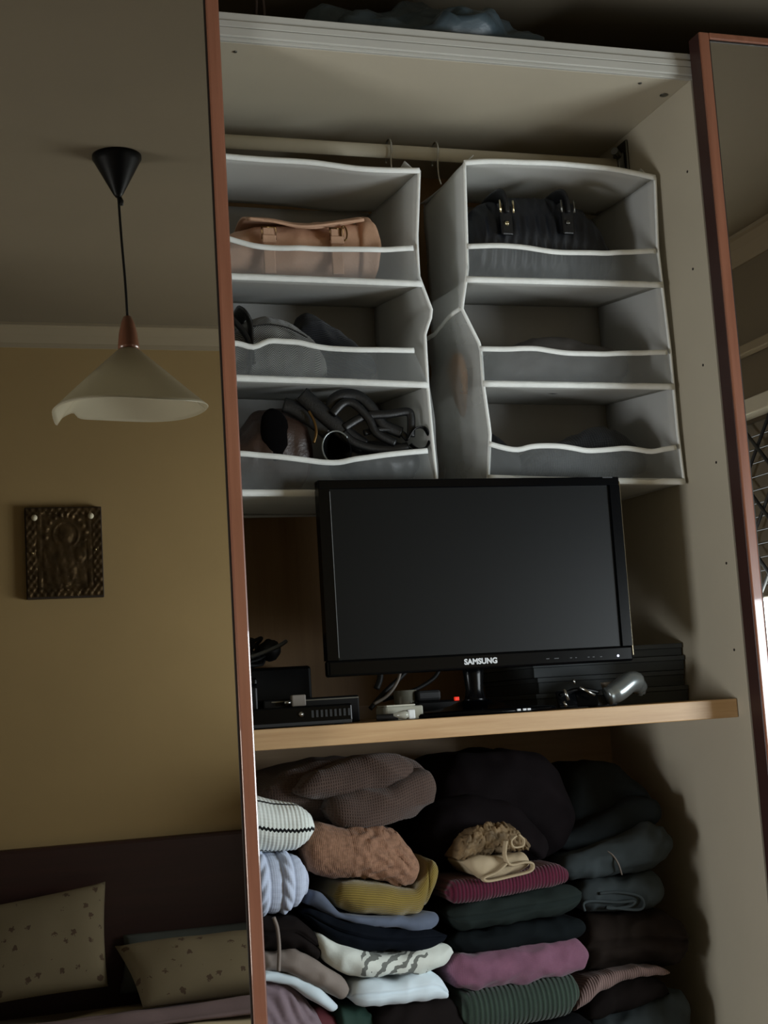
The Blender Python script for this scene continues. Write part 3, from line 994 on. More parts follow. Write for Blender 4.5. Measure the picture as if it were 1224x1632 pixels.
# lettering on the bezel
fc = bpy.data.curves.new('lettering', 'FONT')
fc.body = 'SAMSUNG'
fc.size = 0.0135
fc.extrude = 0.0003
fc.offset = 0.00055
fc.align_x, fc.align_y = 'CENTER', 'CENTER'
fc.space_character = 1.02
fo = bpy.data.objects.new('lettering_curve', fc)
COL.objects.link(fo)
bpy.context.view_layer.update()
me = bpy.data.meshes.new_from_object(fo.evaluated_get(bpy.context.evaluated_depsgraph_get()))
bpy.data.objects.remove(fo)
ctr = at(768, 1054, TY)
me.transform(Matrix.Translation(Vector((ctr[0] - 0.002, TY - 0.0004, ctr[2]))) @ Matrix.Rotation(PI / 2, 4, 'X'))
me.materials.clear()
o = link('lettering', me, M['print'], bez)
M['dim'] = material('dim_print', '#2c2f33', 0.5, 0.0)
for px, w in ((873, 0.006), (887, 0.009), (910, 0.004), (918, 0.003), (938, 0.004), (946, 0.004), (958, 0.004)):
    p = at(px, 1050 - (px - 870) * 0.04, TY)
    box('button_mark', p[0] - w / 2, p[0] + w / 2, TY - 0.0004, TY + 0.001, p[2] - 0.0007, p[2] + 0.0007, M['dim'], bez)
p = at(968, 761, TY)
box('badge_mark', p[0] - 0.010, p[0] + 0.010, TY - 0.0004, TY + 0.001, p[2] - 0.001, p[2] + 0.001, M['dim'], bez)
p = at(985, 1045, TY)
bm = bmesh.new()
bmesh.ops.create_uvsphere(bm, u_segments=10, v_segments=6, radius=0.0024)
bmesh.ops.translate(bm, verts=bm.verts[:], vec=(p[0], TY, p[2]))
o = from_bm('power_light', bm, glow('white_led', '#dfe4ff', 1.2), bez, True)

# stand: dished base and glossy neck
bc = (0.953, 0.150, SZ)
bm = bmesh.new()
prof = [(0.150, 0.0), (0.152, 0.004), (0.149, 0.008), (0.12, 0.0105), (0.075, 0.013), (0.050, 0.018), (0.036, 0.024), (0.030, 0.027), (0.0, 0.027)]
add_lathe(bm, prof[:-1], (0, 0, 0), 48)
bmesh.ops.scale(bm, verts=bm.verts[:], vec=(1.0, 0.62, 1.0))
bmesh.ops.translate(bm, verts=bm.verts[:], vec=bc)
from_bm('stand_base', bm, M['gloss'], mon, True)
bm = bmesh.new()
rings = []
for z, rx, ry in ((0.024, 0.024, 0.017), (0.030, 0.019, 0.014), (0.045, 0.0165, 0.012), (0.070, 0.0185, 0.013), (0.10, 0.021, 0.014)):
    rings.append([bm.verts.new((0.9425 + rx * math.cos(a), 0.128 + ry * math.sin(a), SZ + z)) for a in np.linspace(0, 2 * PI, 24, endpoint=False)])
for A, B in zip(rings, rings[1:]):
    for j in range(24):
        bm.faces.new((A[j], A[(j + 1) % 24], B[(j + 1) % 24], B[j]))
bm.faces.new(rings[0])
bm.faces.new(rings[-1])
from_bm('stand_neck', bm, M['gloss'], mon, True)
for px in (825, 834, 841):
    p = at(px, 1133, 0.062)
    box('base_mark', p[0] - 0.003, p[0] + 0.003, 0.0545, 0.058, SZ + 0.003, SZ + 0.0065, M['print'], mon)

# ------------------------------------------------------------------ clutter on the oak shelf
# lower long black box at the front left
p0, p1 = at(400, 1150, 0.07), at(553, 1140, 0.07)
rec = thing('set_top_box', 'long black set-top box with a silver button, frontmost at the left of the oak shelf', 'electronics', (0.60, 0.15, SZ))
RXa, RXb = 0.475, 0.697
box('body', RXa, RXb, 0.072, 0.235, SZ + 0.004, SZ + 0.034, M['gloss'], rec, 0.003)
box('front_strip', RXa + 0.004, RXb - 0.002, 0.070, 0.073, SZ + 0.0015, SZ + 0.008, M['rubber'], rec, 0.001)
p = at(480, 1136, 0.07)
lathe_bm = bmesh.new()
add_tube(lathe_bm, [(p[0], 0.073, SZ + 0.0205), (p[0], 0.069, SZ + 0.0205)], 0.0042, 16)
from_bm('button', lathe_bm, M['steel'], rec, True)
for i in range(9):
    x = p[0] + 0.018 + i * 0.008
    box('vent_slot', x, x + 0.004, 0.0708, 0.0725, SZ + 0.014, SZ + 0.026, M['rubber'], rec)
for x in (RXa + 0.02, RXb - 0.02):
    for y in (0.09, 0.215):
        lathe('foot', [(0.008, 0.0), (0.008, 0.0045)], (x, y, SZ), M['rubber'], rec, 12)
# box behind it, higher (black, silver front lip)
o = thing('router_box', 'thin black box with pale front lip, stacked behind the set-top box', 'electronics', (0.70, 0.33, SZ))
box('body', 0.585, 0.765, 0.255, 0.40, SZ, SZ + 0.049, M['black'], o, 0.003)
box('lip', 0.600, 0.764, 0.2535, 0.256, SZ + 0.0435, SZ + 0.0455, M['grey_metal'], o)
o2 = thing('lidded_case', 'closed black case with a lid lying under the cable bundle', 'case', (0.56, 0.46, SZ))
box('base', 0.455, 0.575, 0.25, 0.405, SZ, SZ + 0.075, M['black'], o2, 0.004)
box('lid', 0.455, 0.575, 0.25, 0.405, SZ + 0.0755, SZ + 0.090, M['gloss'], o2, 0.004)
slab = box('black_folder', 0.46, 0.72, 0.415, 0.56, SZ, SZ + 0.112, M['black'], None, 0.006)
settle(tag(slab, 'low black case against the back panel behind the cable bundle', 'case'))
p = at(474, 1095, 0.245)
o = box('beige_adapter', p[0] - 0.013, p[0] + 0.013, 0.238, 0.252, SZ + 0.0345, SZ + 0.055, M['beige_plastic'], None, 0.002)
settle(tag(o, 'small beige adapter block above the set-top box at the left of the shelf', 'adapter'))
o = tube('prong', [(p[0] - 0.013, 0.244, SZ + 0.043), (p[0] - 0.026, 0.243, SZ + 0.041)], 0.0042, M['steel'], o, n=10)
o.matrix_parent_inverse = Matrix.Translation(-o.parent.location)

# cable bundle
cb = thing('cable_bundle', 'tangled bundle of black cables heaped on the left end of the oak shelf', 'cables', (0.53, 0.33, SZ + 0.09))
rnd = random.Random(5)
for k in range(9):
    pts = []
    cx, cz = 0.535 + 0.02 * rnd.random(), SZ + 0.118 + 0.007 * k * 0.6
    ra, rb = 0.045 + 0.02 * rnd.random(), 0.03 + 0.02 * rnd.random()
    ph = rnd.random() * 6
    for i in range(14):
        a = ph + i * 2 * PI / 14
        pts.append((cx + ra * math.cos(a), 0.335 + rb * 1.4 * math.sin(a), cz + 0.012 * math.sin(a * 2 + k) + 0.010 * math.cos(a + k)))
    tube('cable', [Vector(q) for q in spline(pts + [pts[0]], 4)][:-1], 0.0034, M['rubber'], cb, n=7, closed=True)
pts = [at(400, 1047, 0.26), at(420, 1040, 0.26), at(445, 1029, 0.26), at(456, 1022, 0.27)]
o = tube('cable', spline([tuple(q) for q in pts], 6), 0.0036, material('grey_cable', '#55595c', 0.35, 0.05), cb, n=8)
o['label'] = 'grey cable'
bm = bmesh.new()
bmesh.ops.create_uvsphere(bm, u_segments=18, v_segments=12, radius=1)
for v in bm.verts:
    c = v.co.copy()
    p = at(433, 1034, 0.31)
    v.co = Vector((p[0] + 0.022 * c.x, 0.33 + 0.03 * c.y, p[2] - 0.002 + 0.020 * c.z)) + c * 0.004 * mnoise.noise(c * 2)
from_bm('plug_block', bm, M['rubber'], cb, True)

# cables hanging behind the monitor, left of the stand
o = thing('cord', 'dark cords hanging behind the monitor down to the shelf', 'cables', (0.80, 0.30, SZ))
for pix, y, r in (([(640, 1060), (634, 1085), (618, 1108), (596, 1122)], 0.27, 0.003), ([(660, 1055), (640, 1078), (612, 1104), (590, 1130)], 0.30, 0.0045), ([(604, 1060), (606, 1080), (600, 1098)], 0.28, 0.006), ([(700, 1068), (690, 1082), (660, 1100), (610, 1116)], 0.33, 0.004)):
    tube('cable', spline([tuple(at(x, yy, y)) for x, yy in pix], 6), r, M['rubber'] if r != 0.003 else M['beige_plastic'], o, n=8)
o = thing('glass_tumbler', 'small clear glass standing behind the monitor left of its stand', 'glass', (0.90, 0.30, SZ))
gp = at(645, 1100, 0.28)
lathe('wall', [(0.018, 0.0), (0.021, 0.02), (0.022, 0.052), (0.0205, 0.052), (0.019, 0.02), (0.016, 0.004)], (gp[0], 0.28, SZ), material('dull_glass', '#8a887a', 0.1, 0.05, spec=0.8), o, 24)
# white lead connector on the front edge
cn = thing('charging_lead', 'black and clear charging lead with white plug on the front edge of the shelf', 'cable', (0.76, 0.075, SZ))
P = [at(600, 1142, 0.085), at(612, 1138, 0.08), at(622, 1140, 0.075), at(634, 1139, 0.072)]
tube('lead', spline([(q[0], q[1], SZ + 0.0065) for q in P], 6), 0.0058, M['rubber'], cn, n=10)
q = at(638, 1138, 0.07)
tube('collar', [(q[0] - 0.012, 0.072, SZ + 0.0085), (q[0] + 0.006, 0.068, SZ + 0.0088), (q[0] + 0.013, 0.068, SZ + 0.0088)], [0.004, 0.008, 0.0075], M['clear'], cn, n=12)
box('plug', q[0] + 0.012, q[0] + 0.024, 0.060, 0.076, SZ + 0.001, SZ + 0.0175, material('white_plastic', '#d7dad8', 0.4, 0.02), cn, 0.002)
o = thing('power_bank', 'pale glossy flat adapter lying left of the monitor stand', 'adapter', (0.80, 0.13, SZ))
q0, q1 = at(606, 1120, 0.13), at(655, 1120, 0.13)
box('body', q0[0], q1[0] + 0.012, 0.10, 0.16, SZ, SZ + 0.0235, M['clear'], o, 0.003)
box('top_cover', q0[0] + 0.002, q1[0] - 0.002, 0.102, 0.158, SZ + 0.0235, SZ + 0.0265, material('pale_cover', '#bdbcae', 0.15, 0.02), o, 0.001)
# power strip with a red lit switch
ps = thing('power_strip', 'black power strip with a red lit switch behind the monitor stand', 'power strip', (0.92, 0.24, SZ))
q0, q1 = at(663, 1110, 0.25), at(726, 1110, 0.25)
box('body', q0[0], q1[0] + 0.012, 0.245, 0.29, SZ, SZ + 0.030, M['black'], ps, 0.004)
box('plug', q0[0] + 0.003, q0[0] + 0.05, 0.25, 0.285, SZ + 0.030, SZ + 0.050, M['rubber'], ps, 0.005)
q = at(728, 1114, 0.243)
box('switch', q[0] - 0.004, q[0] + 0.005, 0.242, 0.248, q[2] - 0.003, q[2] + 0.004, glow('red_lit_switch', '#ff3a22', 0.55), ps, 0.001)

# sunglasses and a rounded silver thing right of the stand
sg = thing('sunglasses', 'black folded sunglasses with bright silver hinges right of the monitor stand', 'sunglasses', (1.15, 0.12, SZ))
qa, qb = at(898, 1115, 0.11), at(948, 1100, 0.11)
for px in (905, 937):
    q = at(px, 1108, 0.11)
    box('lens', q[0] - 0.021, q[0] + 0.021, 0.114, 0.119, SZ + 0.002, SZ + 0.033, M['gloss'], sg, 0.0024, rot=Matrix.Rotation(0.16 if px < 920 else -0.16, 3, 'Z') @ Matrix.Rotation(-0.25, 3, 'X'))
q0, q1 = at(893, 1093, 0.11), at(950, 1090, 0.11)
tube('brow_bar', spline([(q0[0], 0.114, SZ + 0.026), ((q0[0] + q1[0]) / 2, 0.110, SZ + 0.034), (q1[0] + 0.005, 0.114, SZ + 0.027)], 8), 0.0036, M['black'], sg, n=8)
tube('temple', [tuple(at(924, 1095, 0.10)), tuple(at(948, 1108, 0.095))], 0.0028, M['steel'], sg, n=8)
tube('temple', [tuple(at(899, 1098, 0.10)), tuple(at(906, 1116, 0.098))], 0.003, M['steel'], sg, n=8)
tube('hinge', [tuple(at(914, 1082, 0.11)), tuple(at(916, 1090, 0.11))], 0.002, M['steel'], sg, n=8)
tube('hinge', [tuple(at(898, 1118, 0.10)), tuple(at(903, 1126, 0.098))], 0.0028, M['steel'], sg, n=8)
hd = thing('silver_gadget', 'silver grey rounded gadget with bent handle at the right of the shelf', 'gadget', (1.25, 0.11, SZ))  # unidentified gadget, modelled as a bent silver tube
P = [at(968, 1112, 0.11), at(985, 1103, 0.11), at(1003, 1089, 0.115), at(1014, 1090, 0.125), at(1020, 1100, 0.135), at(1019, 1112, 0.14)]
P = [(q[0], q[1], max(q[2] + 0.002, SZ + 0.018)) for q in P]
tube('body', spline(P, 6), [0.017] * 4 + [0.0195] * 6 + [0.0195] * 8 + [0.015] * 6 + [0.011] * 4 + [0.007] * 3, M['silver'], hd, n=16)
q = at(966, 1088, 0.13)
bm = bmesh.new()
add_lathe(bm, [(0.004, 0), (0.010, 0.022), (0.010, 0.024)], (q[0] + 0.002, 0.135, SZ + 0.020), 16)
from_bm('beige_cap', bm, M['beige_plastic'], hd, True)
q = at(960, 1105, 0.13)
box('dark_base', q[0] - 0.02, q[0] + 0.025, 0.12, 0.16, SZ, SZ + 0.021, M['rubber'], hd, 0.004)

# stack of dark boxes at the right wall
for k, (x0, y0, zz0, zz1, lab) in enumerate(((1.10, 0.215, 0.0, 0.030, 'dark grey flat box, lowest of the stack at the right wall'), (1.11, 0.225, 0.0305, 0.060, 'dark grey flat box, second from the bottom of the stack at the right wall'),
                                             (1.10, 0.22, 0.0605, 0.088, 'dark grey flat box, second from the top of the stack at the right wall'), (1.12, 0.225, 0.0885, 0.112, 'dark grey flat box, topmost of the stack at the right wall'))):
    o = thing('flat_box', lab, 'box', (1.26, 0.35, SZ + zz0), 'dark boxes stacked behind the monitor')
    box('tray', x0, 1.419, y0, 0.50, SZ + zz0, SZ + zz1 - 0.009, material('dark_card', '#33383a', 0.7, 0.1), o, 0.001)
    box('lid', x0 - 0.002, 1.4205, y0 - 0.002, 0.502, SZ + zz1 - 0.0088, SZ + zz1, material('dark_card_lid', '#3d4244', 0.7, 0.1), o, 0.001)

# ------------------------------------------------------------------ bedroom seen in the left mirror
# pendant lamp
LPX, LPY = 0.488, 2 * MY - 1.111
lamp = thing('pendant_lamp', 'pendant lamp with black canopy, red-brown wood socket and draped white glass shade', 'lamp', (LPX, LPY, 2.02))
lathe('canopy', [(0.060, 0.0), (0.060, -0.008), (0.054, -0.018), (0.012, -0.098), (0.006, -0.106)], (LPX - 0.006, LPY, CZ), M['black'], lamp, 40)
tube('cord', spline([(LPX - 0.006, LPY, CZ - 0.10), (LPX - 0.002, LPY, 2.46), (LPX + 0.003, LPY, 2.35), (LPX + 0.005, LPY, 2.26)], 6), 0.0032, M['rubber'], lamp, n=8)
tube('cord_knot', [(LPX - 0.003, LPY - 0.002, CZ - 0.104), (LPX + 0.002, LPY, CZ - 0.115), (LPX + 0.001, LPY, CZ - 0.125)], 0.005, M['rubber'], lamp, n=8)
lathe('socket_cover', [(0.006, 0.082), (0.010, 0.080), (0.016, 0.066), (0.022, 0.040), (0.0255, 0.010), (0.0255, 0.0), (0.020, -0.001)], (LPX + 0.005, LPY, 2.186), M['frame'], lamp, 32)
M['opal'] = bpy.data.materials.new('opal_glass')
M['opal'].use_nodes = True
N, L = M['opal'].node_tree.nodes, M['opal'].node_tree.links
pb = N['Principled BSDF']
pb.inputs['Base Color'].default_value = lin('#d8d2be')
pb.inputs['Roughness'].default_value = 0.25
tl_ = N.new('ShaderNodeBsdfTranslucent')
tl_.inputs[0].default_value = lin('#d8d2be')
mxs = N.new('ShaderNodeMixShader')
mxs.inputs[0].default_value = 0.4
L.new(pb.outputs[0], mxs.inputs[1])
L.new(tl_.outputs[0], mxs.inputs[2])
L.new(mxs.outputs[0], N['Material Output'].inputs['Surface'])


def shade(s, q):
    a = 2 * PI * s
    r = 0.022 + (0.186 - 0.022) * q
    z = 2.187 - 0.150 * q
    k = max(0.0, q - 0.45) / 0.55
    # draped rim: one corner folds down at the left, a shallow wave beside it
    ang = lambda c: ((a - c + PI) % (2 * PI)) - PI
    corner = math.exp(-(ang(PI * 1.09) / 0.20) ** 2)
    notch = math.exp(-(ang(PI * 1.24) / 0.14) ** 2)
    z += 0.004 * math.sin(3 * a + 0.8) * k * k - 0.026 * corner * k ** 1.4 + 0.012 * notch * k ** 1.5
    r += -0.006 * corner * k - 0.014 * notch * k
    z += 0.0095 * -math.sin(a) * k
    return (LPX + 0.004 + r * math.cos(a), LPY + r * math.sin(a), z)


sheet('shade', shade, 96, 20, M['opal'], lamp, 0.003)
bm = bmesh.new()
bmesh.ops.create_uvsphere(bm, u_segments=20, v_segments=14, radius=0.028)
bmesh.ops.translate(bm, verts=bm.verts[:], vec=(LPX + 0.005, LPY, 2.094))
add_tube(bm, [(LPX + 0.005, LPY, 2.11), (LPX + 0.005, LPY, 2.185)], 0.014, 14)
from_bm('bulb', bm, M['print'], lamp, True)

M['stud'] = material('pale_stud', '#e2dcc4', 0.6, 0.02)
# embossed metal icon on the back wall
IX0, IX1, IZ0, IZ1 = 0.347, 0.604, 1.722, 2.034
ic = thing('icon_plaque', 'dark embossed metal icon plaque with two pale studs on the yellow wall', 'picture', ((IX0 + IX1) / 2, BY + 0.02, IZ0))
box('backing', IX0, IX1, BY + 0.001, BY + 0.026, IZ0, IZ1, material('dark_wood_board', '#2a1c12', 0.6, 0.15), ic, 0.002)


def relief(u, v):
    """height of the embossing: arch of beads, haloed figure with a child, scroll border"""
    h = 0.0
    if u < 0.12 or u > 0.88 or v < 0.09 or v > 0.93:
        h += 0.35 + 0.35 * math.sin(u * 70) * math.sin(v * 62)
    def blob(cx, cy, rx, ry, a):
        d = ((u - cx) / rx) ** 2 + ((v - cy) / ry) ** 2
        return a * math.sqrt(1 - d) if d < 1 else 0
    def ring(cx, cy, r, w, a):
        d = abs(math.hypot(u - cx, (v - cy) * 1.2) - r)
        return a * math.exp(-(d / w) ** 2)
    h += ring(0.52, 0.70, 0.27, 0.025, 0.8) * (0.6 + 0.6 * math.sin(math.atan2(v - 0.7, u - 0.52) * 18)) if v > 0.62 else 0
    h += ring(0.52, 0.70, 0.17, 0.012, 0.5)
    h = max(h, blob(0.52, 0.70, 0.10, 0.12, 0.9), blob(0.48, 0.40, 0.20, 0.24, 0.7), blob(0.70, 0.47, 0.09, 0.09, 0.9), blob(0.27, 0.44, 0.085, 0.14, 0.6), blob(0.42, 0.22, 0.20, 0.13, 0.6))
    h += 0.25 * abs(math.sin(u * 26 + 6 * v)) * (1 if 0.2 < u < 0.8 and v < 0.6 else 0.3)
    h += 0.2 * mnoise.noise(Vector((u * 22, v * 22, 0)))
    if 0.13 < u < 0.2 or 0.80 < u < 0.87:
        h += 0.5 * abs(math.sin(v * 9))
    return h


sheet('relief', lambda s, q: (IX0 + 0.004 + (IX1 - IX0 - 0.008) * s, BY + 0.0268 + 0.0042 * max(-0.2, relief(s, q)), IZ0 + 0.006 + (IZ1 - IZ0 - 0.010) * q), 70, 84, material('dark_embossed_metal', '#5a4a34', 0.33, 0.4, 30, metal=0.8), ic, 0)
for u, v, r, m_ in ((0.12, 0.885, 0.0105, M['stud']), (0.855, 0.895, 0.0105, M['stud']), (0.085, 0.50, 0.004, M['gold']), (0.905, 0.525, 0.004, M['gold'])):
    bm = bmesh.new()
    bmesh.ops.create_uvsphere(bm, u_segments=14, v_segments=8, radius=r)
    bmesh.ops.translate(bm, verts=bm.verts[:], vec=(IX0 + (IX1 - IX0) * u, BY + 0.031, IZ0 + (IZ1 - IZ0) * v))
    from_bm('stud', bm, m_, ic, True)

# unseen chest of drawers, added to shade the lower wall and headboard
M['headboard'] = wood('dark_red_headboard', '#2a1410', '#351a15', 0.45, 0)
ch = thing('shading_chest', 'unseen dark red-brown chest of drawers added right of the bed to shade the wall', 'chest', (1.74, BY + 0.28, 0))
box('body', 1.50, 1.98, BY + 0.004, BY + 0.52, 0.06, 1.13, M['headboard'], ch, 0.006)
box('top', 1.485, 1.995, BY + 0.004, BY + 0.54, 1.13, 1.155, M['headboard'], ch, 0.004)
for i in range(4):
    dr = box('drawer', 1.515, 1.965, BY + 0.52, BY + 0.536, 0.10 + 0.257 * i, 0.345 + 0.257 * i, M['headboard'], ch, 0.004)
    for x in (1.62, 1.86):
        bm = bmesh.new()
        add_tube(bm, [(x, BY + 0.534, 0.222 + 0.257 * i), (x, BY + 0.556, 0.222 + 0.257 * i)], [0.008, 0.014], 12)
        from_bm('knob', bm, M['bronze'], dr, True)
for x in (1.53, 1.95):
    for y in (BY + 0.04, BY + 0.48):
        box('foot', x - 0.02, x + 0.02, y - 0.02, y + 0.02, 0.0, 0.062, M['headboard'], ch)

# bed
M['headboard'] = wood('dark_red_headboard', '#2a1410', '#351a15', 0.45, 0)
M['sheet'] = material('cream_sheet', '#6f6450', 0.9, 0.08, 6, bump=0.15, bscale=30)
M['coverlet'] = material('cream_coverlet', '#b0a284', 0.9, 0.08, 6, bump=0.15, bscale=30)
M['throw'] = material('mauve_throw', '#6b5a5c', 0.9, 0.15, 8, bump=0.2, bscale=60)
bed = thing('bed', 'double bed with dark red-brown headboard and cream sheets against the yellow wall', 'bed', (0.30, -1.85, 0))
bm = bmesh.new()
add_box(bm, -0.55, 1.45, BY + 0.004, BY + 0.05, 0.05, 0.905, 0.012)
from_bm('headboard', bm, M['headboard'], bed)
for x0, x1 in ((-0.52, -0.47), (1.37, 1.42)):
    box('side_rail', x0, x1, BY + 0.05, -0.84, 0.10, 0.30, M['headboard'], bed, 0.006)
box('foot_board', -0.52, 1.42, -0.84, -0.80, 0.05, 0.36, M['headboard'], bed, 0.008)
for x in (-0.50, 1.40):
    box('leg', x - 0.025, x + 0.025, -0.87, -0.82, 0.0, 0.12, M['headboard'], bed, 0.004)
    box('leg', x - 0.025, x + 0.025, BY + 0.06, BY + 0.11, 0.0, 0.12, M['headboard'], bed, 0.004)
box('mattress', -0.465, 1.365, BY + 0.055, -0.845, 0.13, 0.385, M['sheet'], bed, 0.05, seg=4)


def coverlet(s, q):
    x = -0.50 + 1.90 * s
    y = BY + 0.24 + (1.68) * q
    ed = max(0, abs(s - 0.5) - 0.46) / 0.04
    z = 0.392 + 0.010 * mnoise.noise(Vector((x * 5, y * 5, 0))) + 0.006 * math.sin(x * 9 + y * 14) - 0.1 * ed * ed + 0.008
    return (x, y, z)


o = sheet('coverlet', coverlet, 60, 50, M['coverlet'], None, 0.006)
settle(tag(o, 'cream coverlet spread over the mattress of the double bed', 'bedding'))


def throw(s, q):
    x = -0.46 + 1.80 * s
    y = BY + 0.40 + 0.24 * q + 0.02 * math.sin(x * 6)
    z = 0.412 + 0.018 * math.sin(PI * q) + 0.010 * math.sin(q * 12 + x * 3) + 0.006 * mnoise.noise(Vector((x * 8, y * 8, 2)))
    return (x, y, z)


o = sheet('throw', throw, 60, 14, M['throw'], None, 0.008)
settle(tag(o, 'mauve folded throw lying across the bed in front of the pillows', 'bedding'))


def floral():
    m = material('floral_pillow_cotton', '#71664f', 0.9, 0.05, 6, bump=0.1, bscale=300)
    nt = m.node_tree
    N, L = nt.nodes, nt.links
    b_ = N['Principled BSDF']
    base = b_.inputs['Base Color'].links[0].from_socket
    uv = N.new('ShaderNodeUVMap')
    mp = N.new('ShaderNodeMapping')
    mp.inputs['Scale'].default_value = (13, 13, 13)
    L.new(uv.outputs[0], mp.inputs[0])
    vo = N.new('ShaderNodeTexVoronoi')
    vo.inputs['Scale'].default_value = 2.0
    vo.inputs['Randomness'].default_value = 0.6
    L.new(mp.outputs[0], vo.inputs['Vector'])
    nz = N.new('ShaderNodeTexNoise')
    nz.inputs['Scale'].default_value = 11
    L.new(mp.outputs[0], nz.inputs['Vector'])
    d = math_node(N, L, 'ADD', vo.outputs['Distance'], math_node(N, L, 'MULTIPLY', nz.outputs['Fac'], 0.55))
    lt = math_node(N, L, 'LESS_THAN', d, 0.50)
    mx = N.new('ShaderNodeMix')
    mx.data_type = 'RGBA'
    mx.inputs[7].default_value = lin('#4b3a2a')
    L.new(lt, mx.inputs[0])
    L.new(base, mx.inputs[6])
    L.new(mx.outputs[2], b_.inputs['Base Color'])
    return m


M['floral'] = floral()
M['greyblue'] = material('grey_blue_cotton', '#4e5350', 0.9, 0.08, 8)


def pillow(name, label, corners, thick, mat, lean=(0, 1, 0), group=None):
    """pillow from four corner points (bottom left, bottom right, top right, top left) and its thickness"""
    A, B, C_, D = [Vector(c) for c in corners]
    n = (B - A).cross(D - A).normalized()
    vs, fs, uv = [], [], []
    nu, nv = 34, 26
    for side in (1, -1):
        for j in range(nv + 1):
            for i in range(nu + 1):
                s, q = i / nu, j / nv
                p = (A * (1 - s) + B * s) * (1 - q) + (D * (1 - s) + C_ * s) * q
                e = (1 - abs(2 * s - 1) ** 3.0) * (1 - abs(2 * q - 1) ** 3.0)
                t = thick / 2 * max(e, 0) ** 0.55
                w = 0.006 * mnoise.noise(p * 9) * min(1, e * 3)
                ctr = (A + B + C_ + D) / 4
                pin = 0.035 * (math.sin(PI * s) * abs(2 * q - 1) ** 6 + math.sin(PI * q) * abs(2 * s - 1) ** 6)
                p = p + (ctr - p) * pin
                vs.append(tuple(p + n * (t + w) * side))
                uv.append((s * (B - A).length, q * (D - A).length))
        base = (nu + 1) * (nv + 1) * (0 if side == 1 else 1)
        for j in range(nv):
            for i in range(nu):
                a = base + j * (nu + 1) + i
                f = (a, a + 1, a + nu + 2, a + nu + 1)
                fs.append(f if side == 1 else tuple(reversed(f)))
    me = bpy.data.meshes.new(name)
    me.from_pydata(vs, [], fs)
    ul = me.uv_layers.new(name='UVMap')
    for lp in me.loops:
        ul.data[lp.index].uv = uv[lp.vertex_index]
    bm = bmesh.new()
    bm.from_mesh(me)
    bmesh.ops.remove_doubles(bm, verts=bm.verts[:], dist=0.0004)
    bmesh.ops.recalc_face_normals(bm, faces=bm.faces[:])
    bm.to_mesh(me)
    bm.free()
    o = link(name, me, mat, None, True)
    tag(o, label, 'pillow', group)
    return settle(o)


def mp_(px, py, y):
    return mirrored(px, py, y)


pillow('pillow', 'cream floral pillow standing upright against the headboard, left in the mirror',
       [mp_(-70, 1612, 2.40), mp_(172, 1572, 2.42), mp_(168, 1405, 2.56), mp_(-70, 1455, 2.56)], 0.12, M['floral'], group='floral pillows on the bed')
pillow('pillow', 'cream floral pillow lying lower on the bed, right in the mirror',
       [mp_(228, 1606, 2.30), mp_(480, 1570, 2.30), mp_(480, 1476, 2.46), mp_(183, 1508, 2.46)], 0.13, M['floral'], group='floral pillows on the bed')
pillow('cushion', 'grey-blue cushion tucked behind the lower floral pillow',
       [mp_(190, 1585, 2.585), mp_(500, 1555, 2.585), mp_(500, 1456, 2.63), mp_(196, 1490, 2.63)], 0.07, M['greyblue'])

# ------------------------------------------------------------------ folded clothes under the shelf
def rope(p, x0, amp=0.0045, twist=0.024, sgn=1):
    def fn(x, v, s):
        c = (x - x0) / p
        k = math.floor(c)
        c = c - k - 0.5
        env = max(0.0, 1 - (2 * c) ** 2) ** 0.6
        if k % 2:
            tw = abs(math.sin(PI * (v / (twist * 0.45)))) * 0.35
            return amp * 0.45 * env * (0.6 + tw)
        t = v / twist + (c * 1.1 if (k // 2) % 2 else -c * 1.1) * sgn
        return amp * env * (0.62 + 0.55 * abs(math.sin(PI * t)))
    return fn


def ribs(p, amp):
    return lambda x, v, s: amp * abs(math.sin(PI * x / p)) ** 0.7


def bobble(x, v, s):
    if not (0.685 < x < 0.795):
        return 0.0012 * mnoise.noise(Vector((x * 120, v * 120, 0)))
    u = (x - 0.685) / 0.0275
    e = math.sin(PI * (x - 0.685) / 0.11) ** 0.4
    return e * (0.0045 * abs(math.sin(PI * (u + 0.5 * math.sin(v * 120)))) + 0.002 * math.sin(v * 260 + math.floor(u) * 2) + 0.002 * mnoise.noise(Vector((x * 90, v * 90, 1))))


def striped():
    m = knit('white_striped_knit', '#eef6f0', 0.0068, 0.0055, 'stitch', 0.3, dark=0.9, fuzz=0.1)
    nt = m.node_tree
    N, L = nt.nodes, nt.links
    b_ = N['Principled BSDF']
    base = b_.inputs['Base Color'].links[0].from_socket
    uv = N.new('ShaderNodeUVMap')
    sp = N.new('ShaderNodeSeparateXYZ')
    L.new(uv.outputs[0], sp.inputs[0])
    zig = math_node(N, L, 'MULTIPLY', math_node(N, L, 'PINGPONG', sp.outputs[0], 0.0034), 0.9)
    vz = math_node(N, L, 'ADD', sp.outputs[1], zig)
    per = 0.050
    sh = math_node(N, L, 'PINGPONG', math_node(N, L, 'ADD', vz, 0.0035 + per * 10), per / 2)
    ln = math_node(N, L, 'LESS_THAN', sh, 0.0026)
    mx = N.new('ShaderNodeMix')
    mx.data_type = 'RGBA'
    mx.inputs[7].default_value = lin('#17191a')
    L.new(ln, mx.inputs[0])
    L.new(base, mx.inputs[6])
    L.new(mx.outputs[2], b_.inputs['Base Color'])
    return m


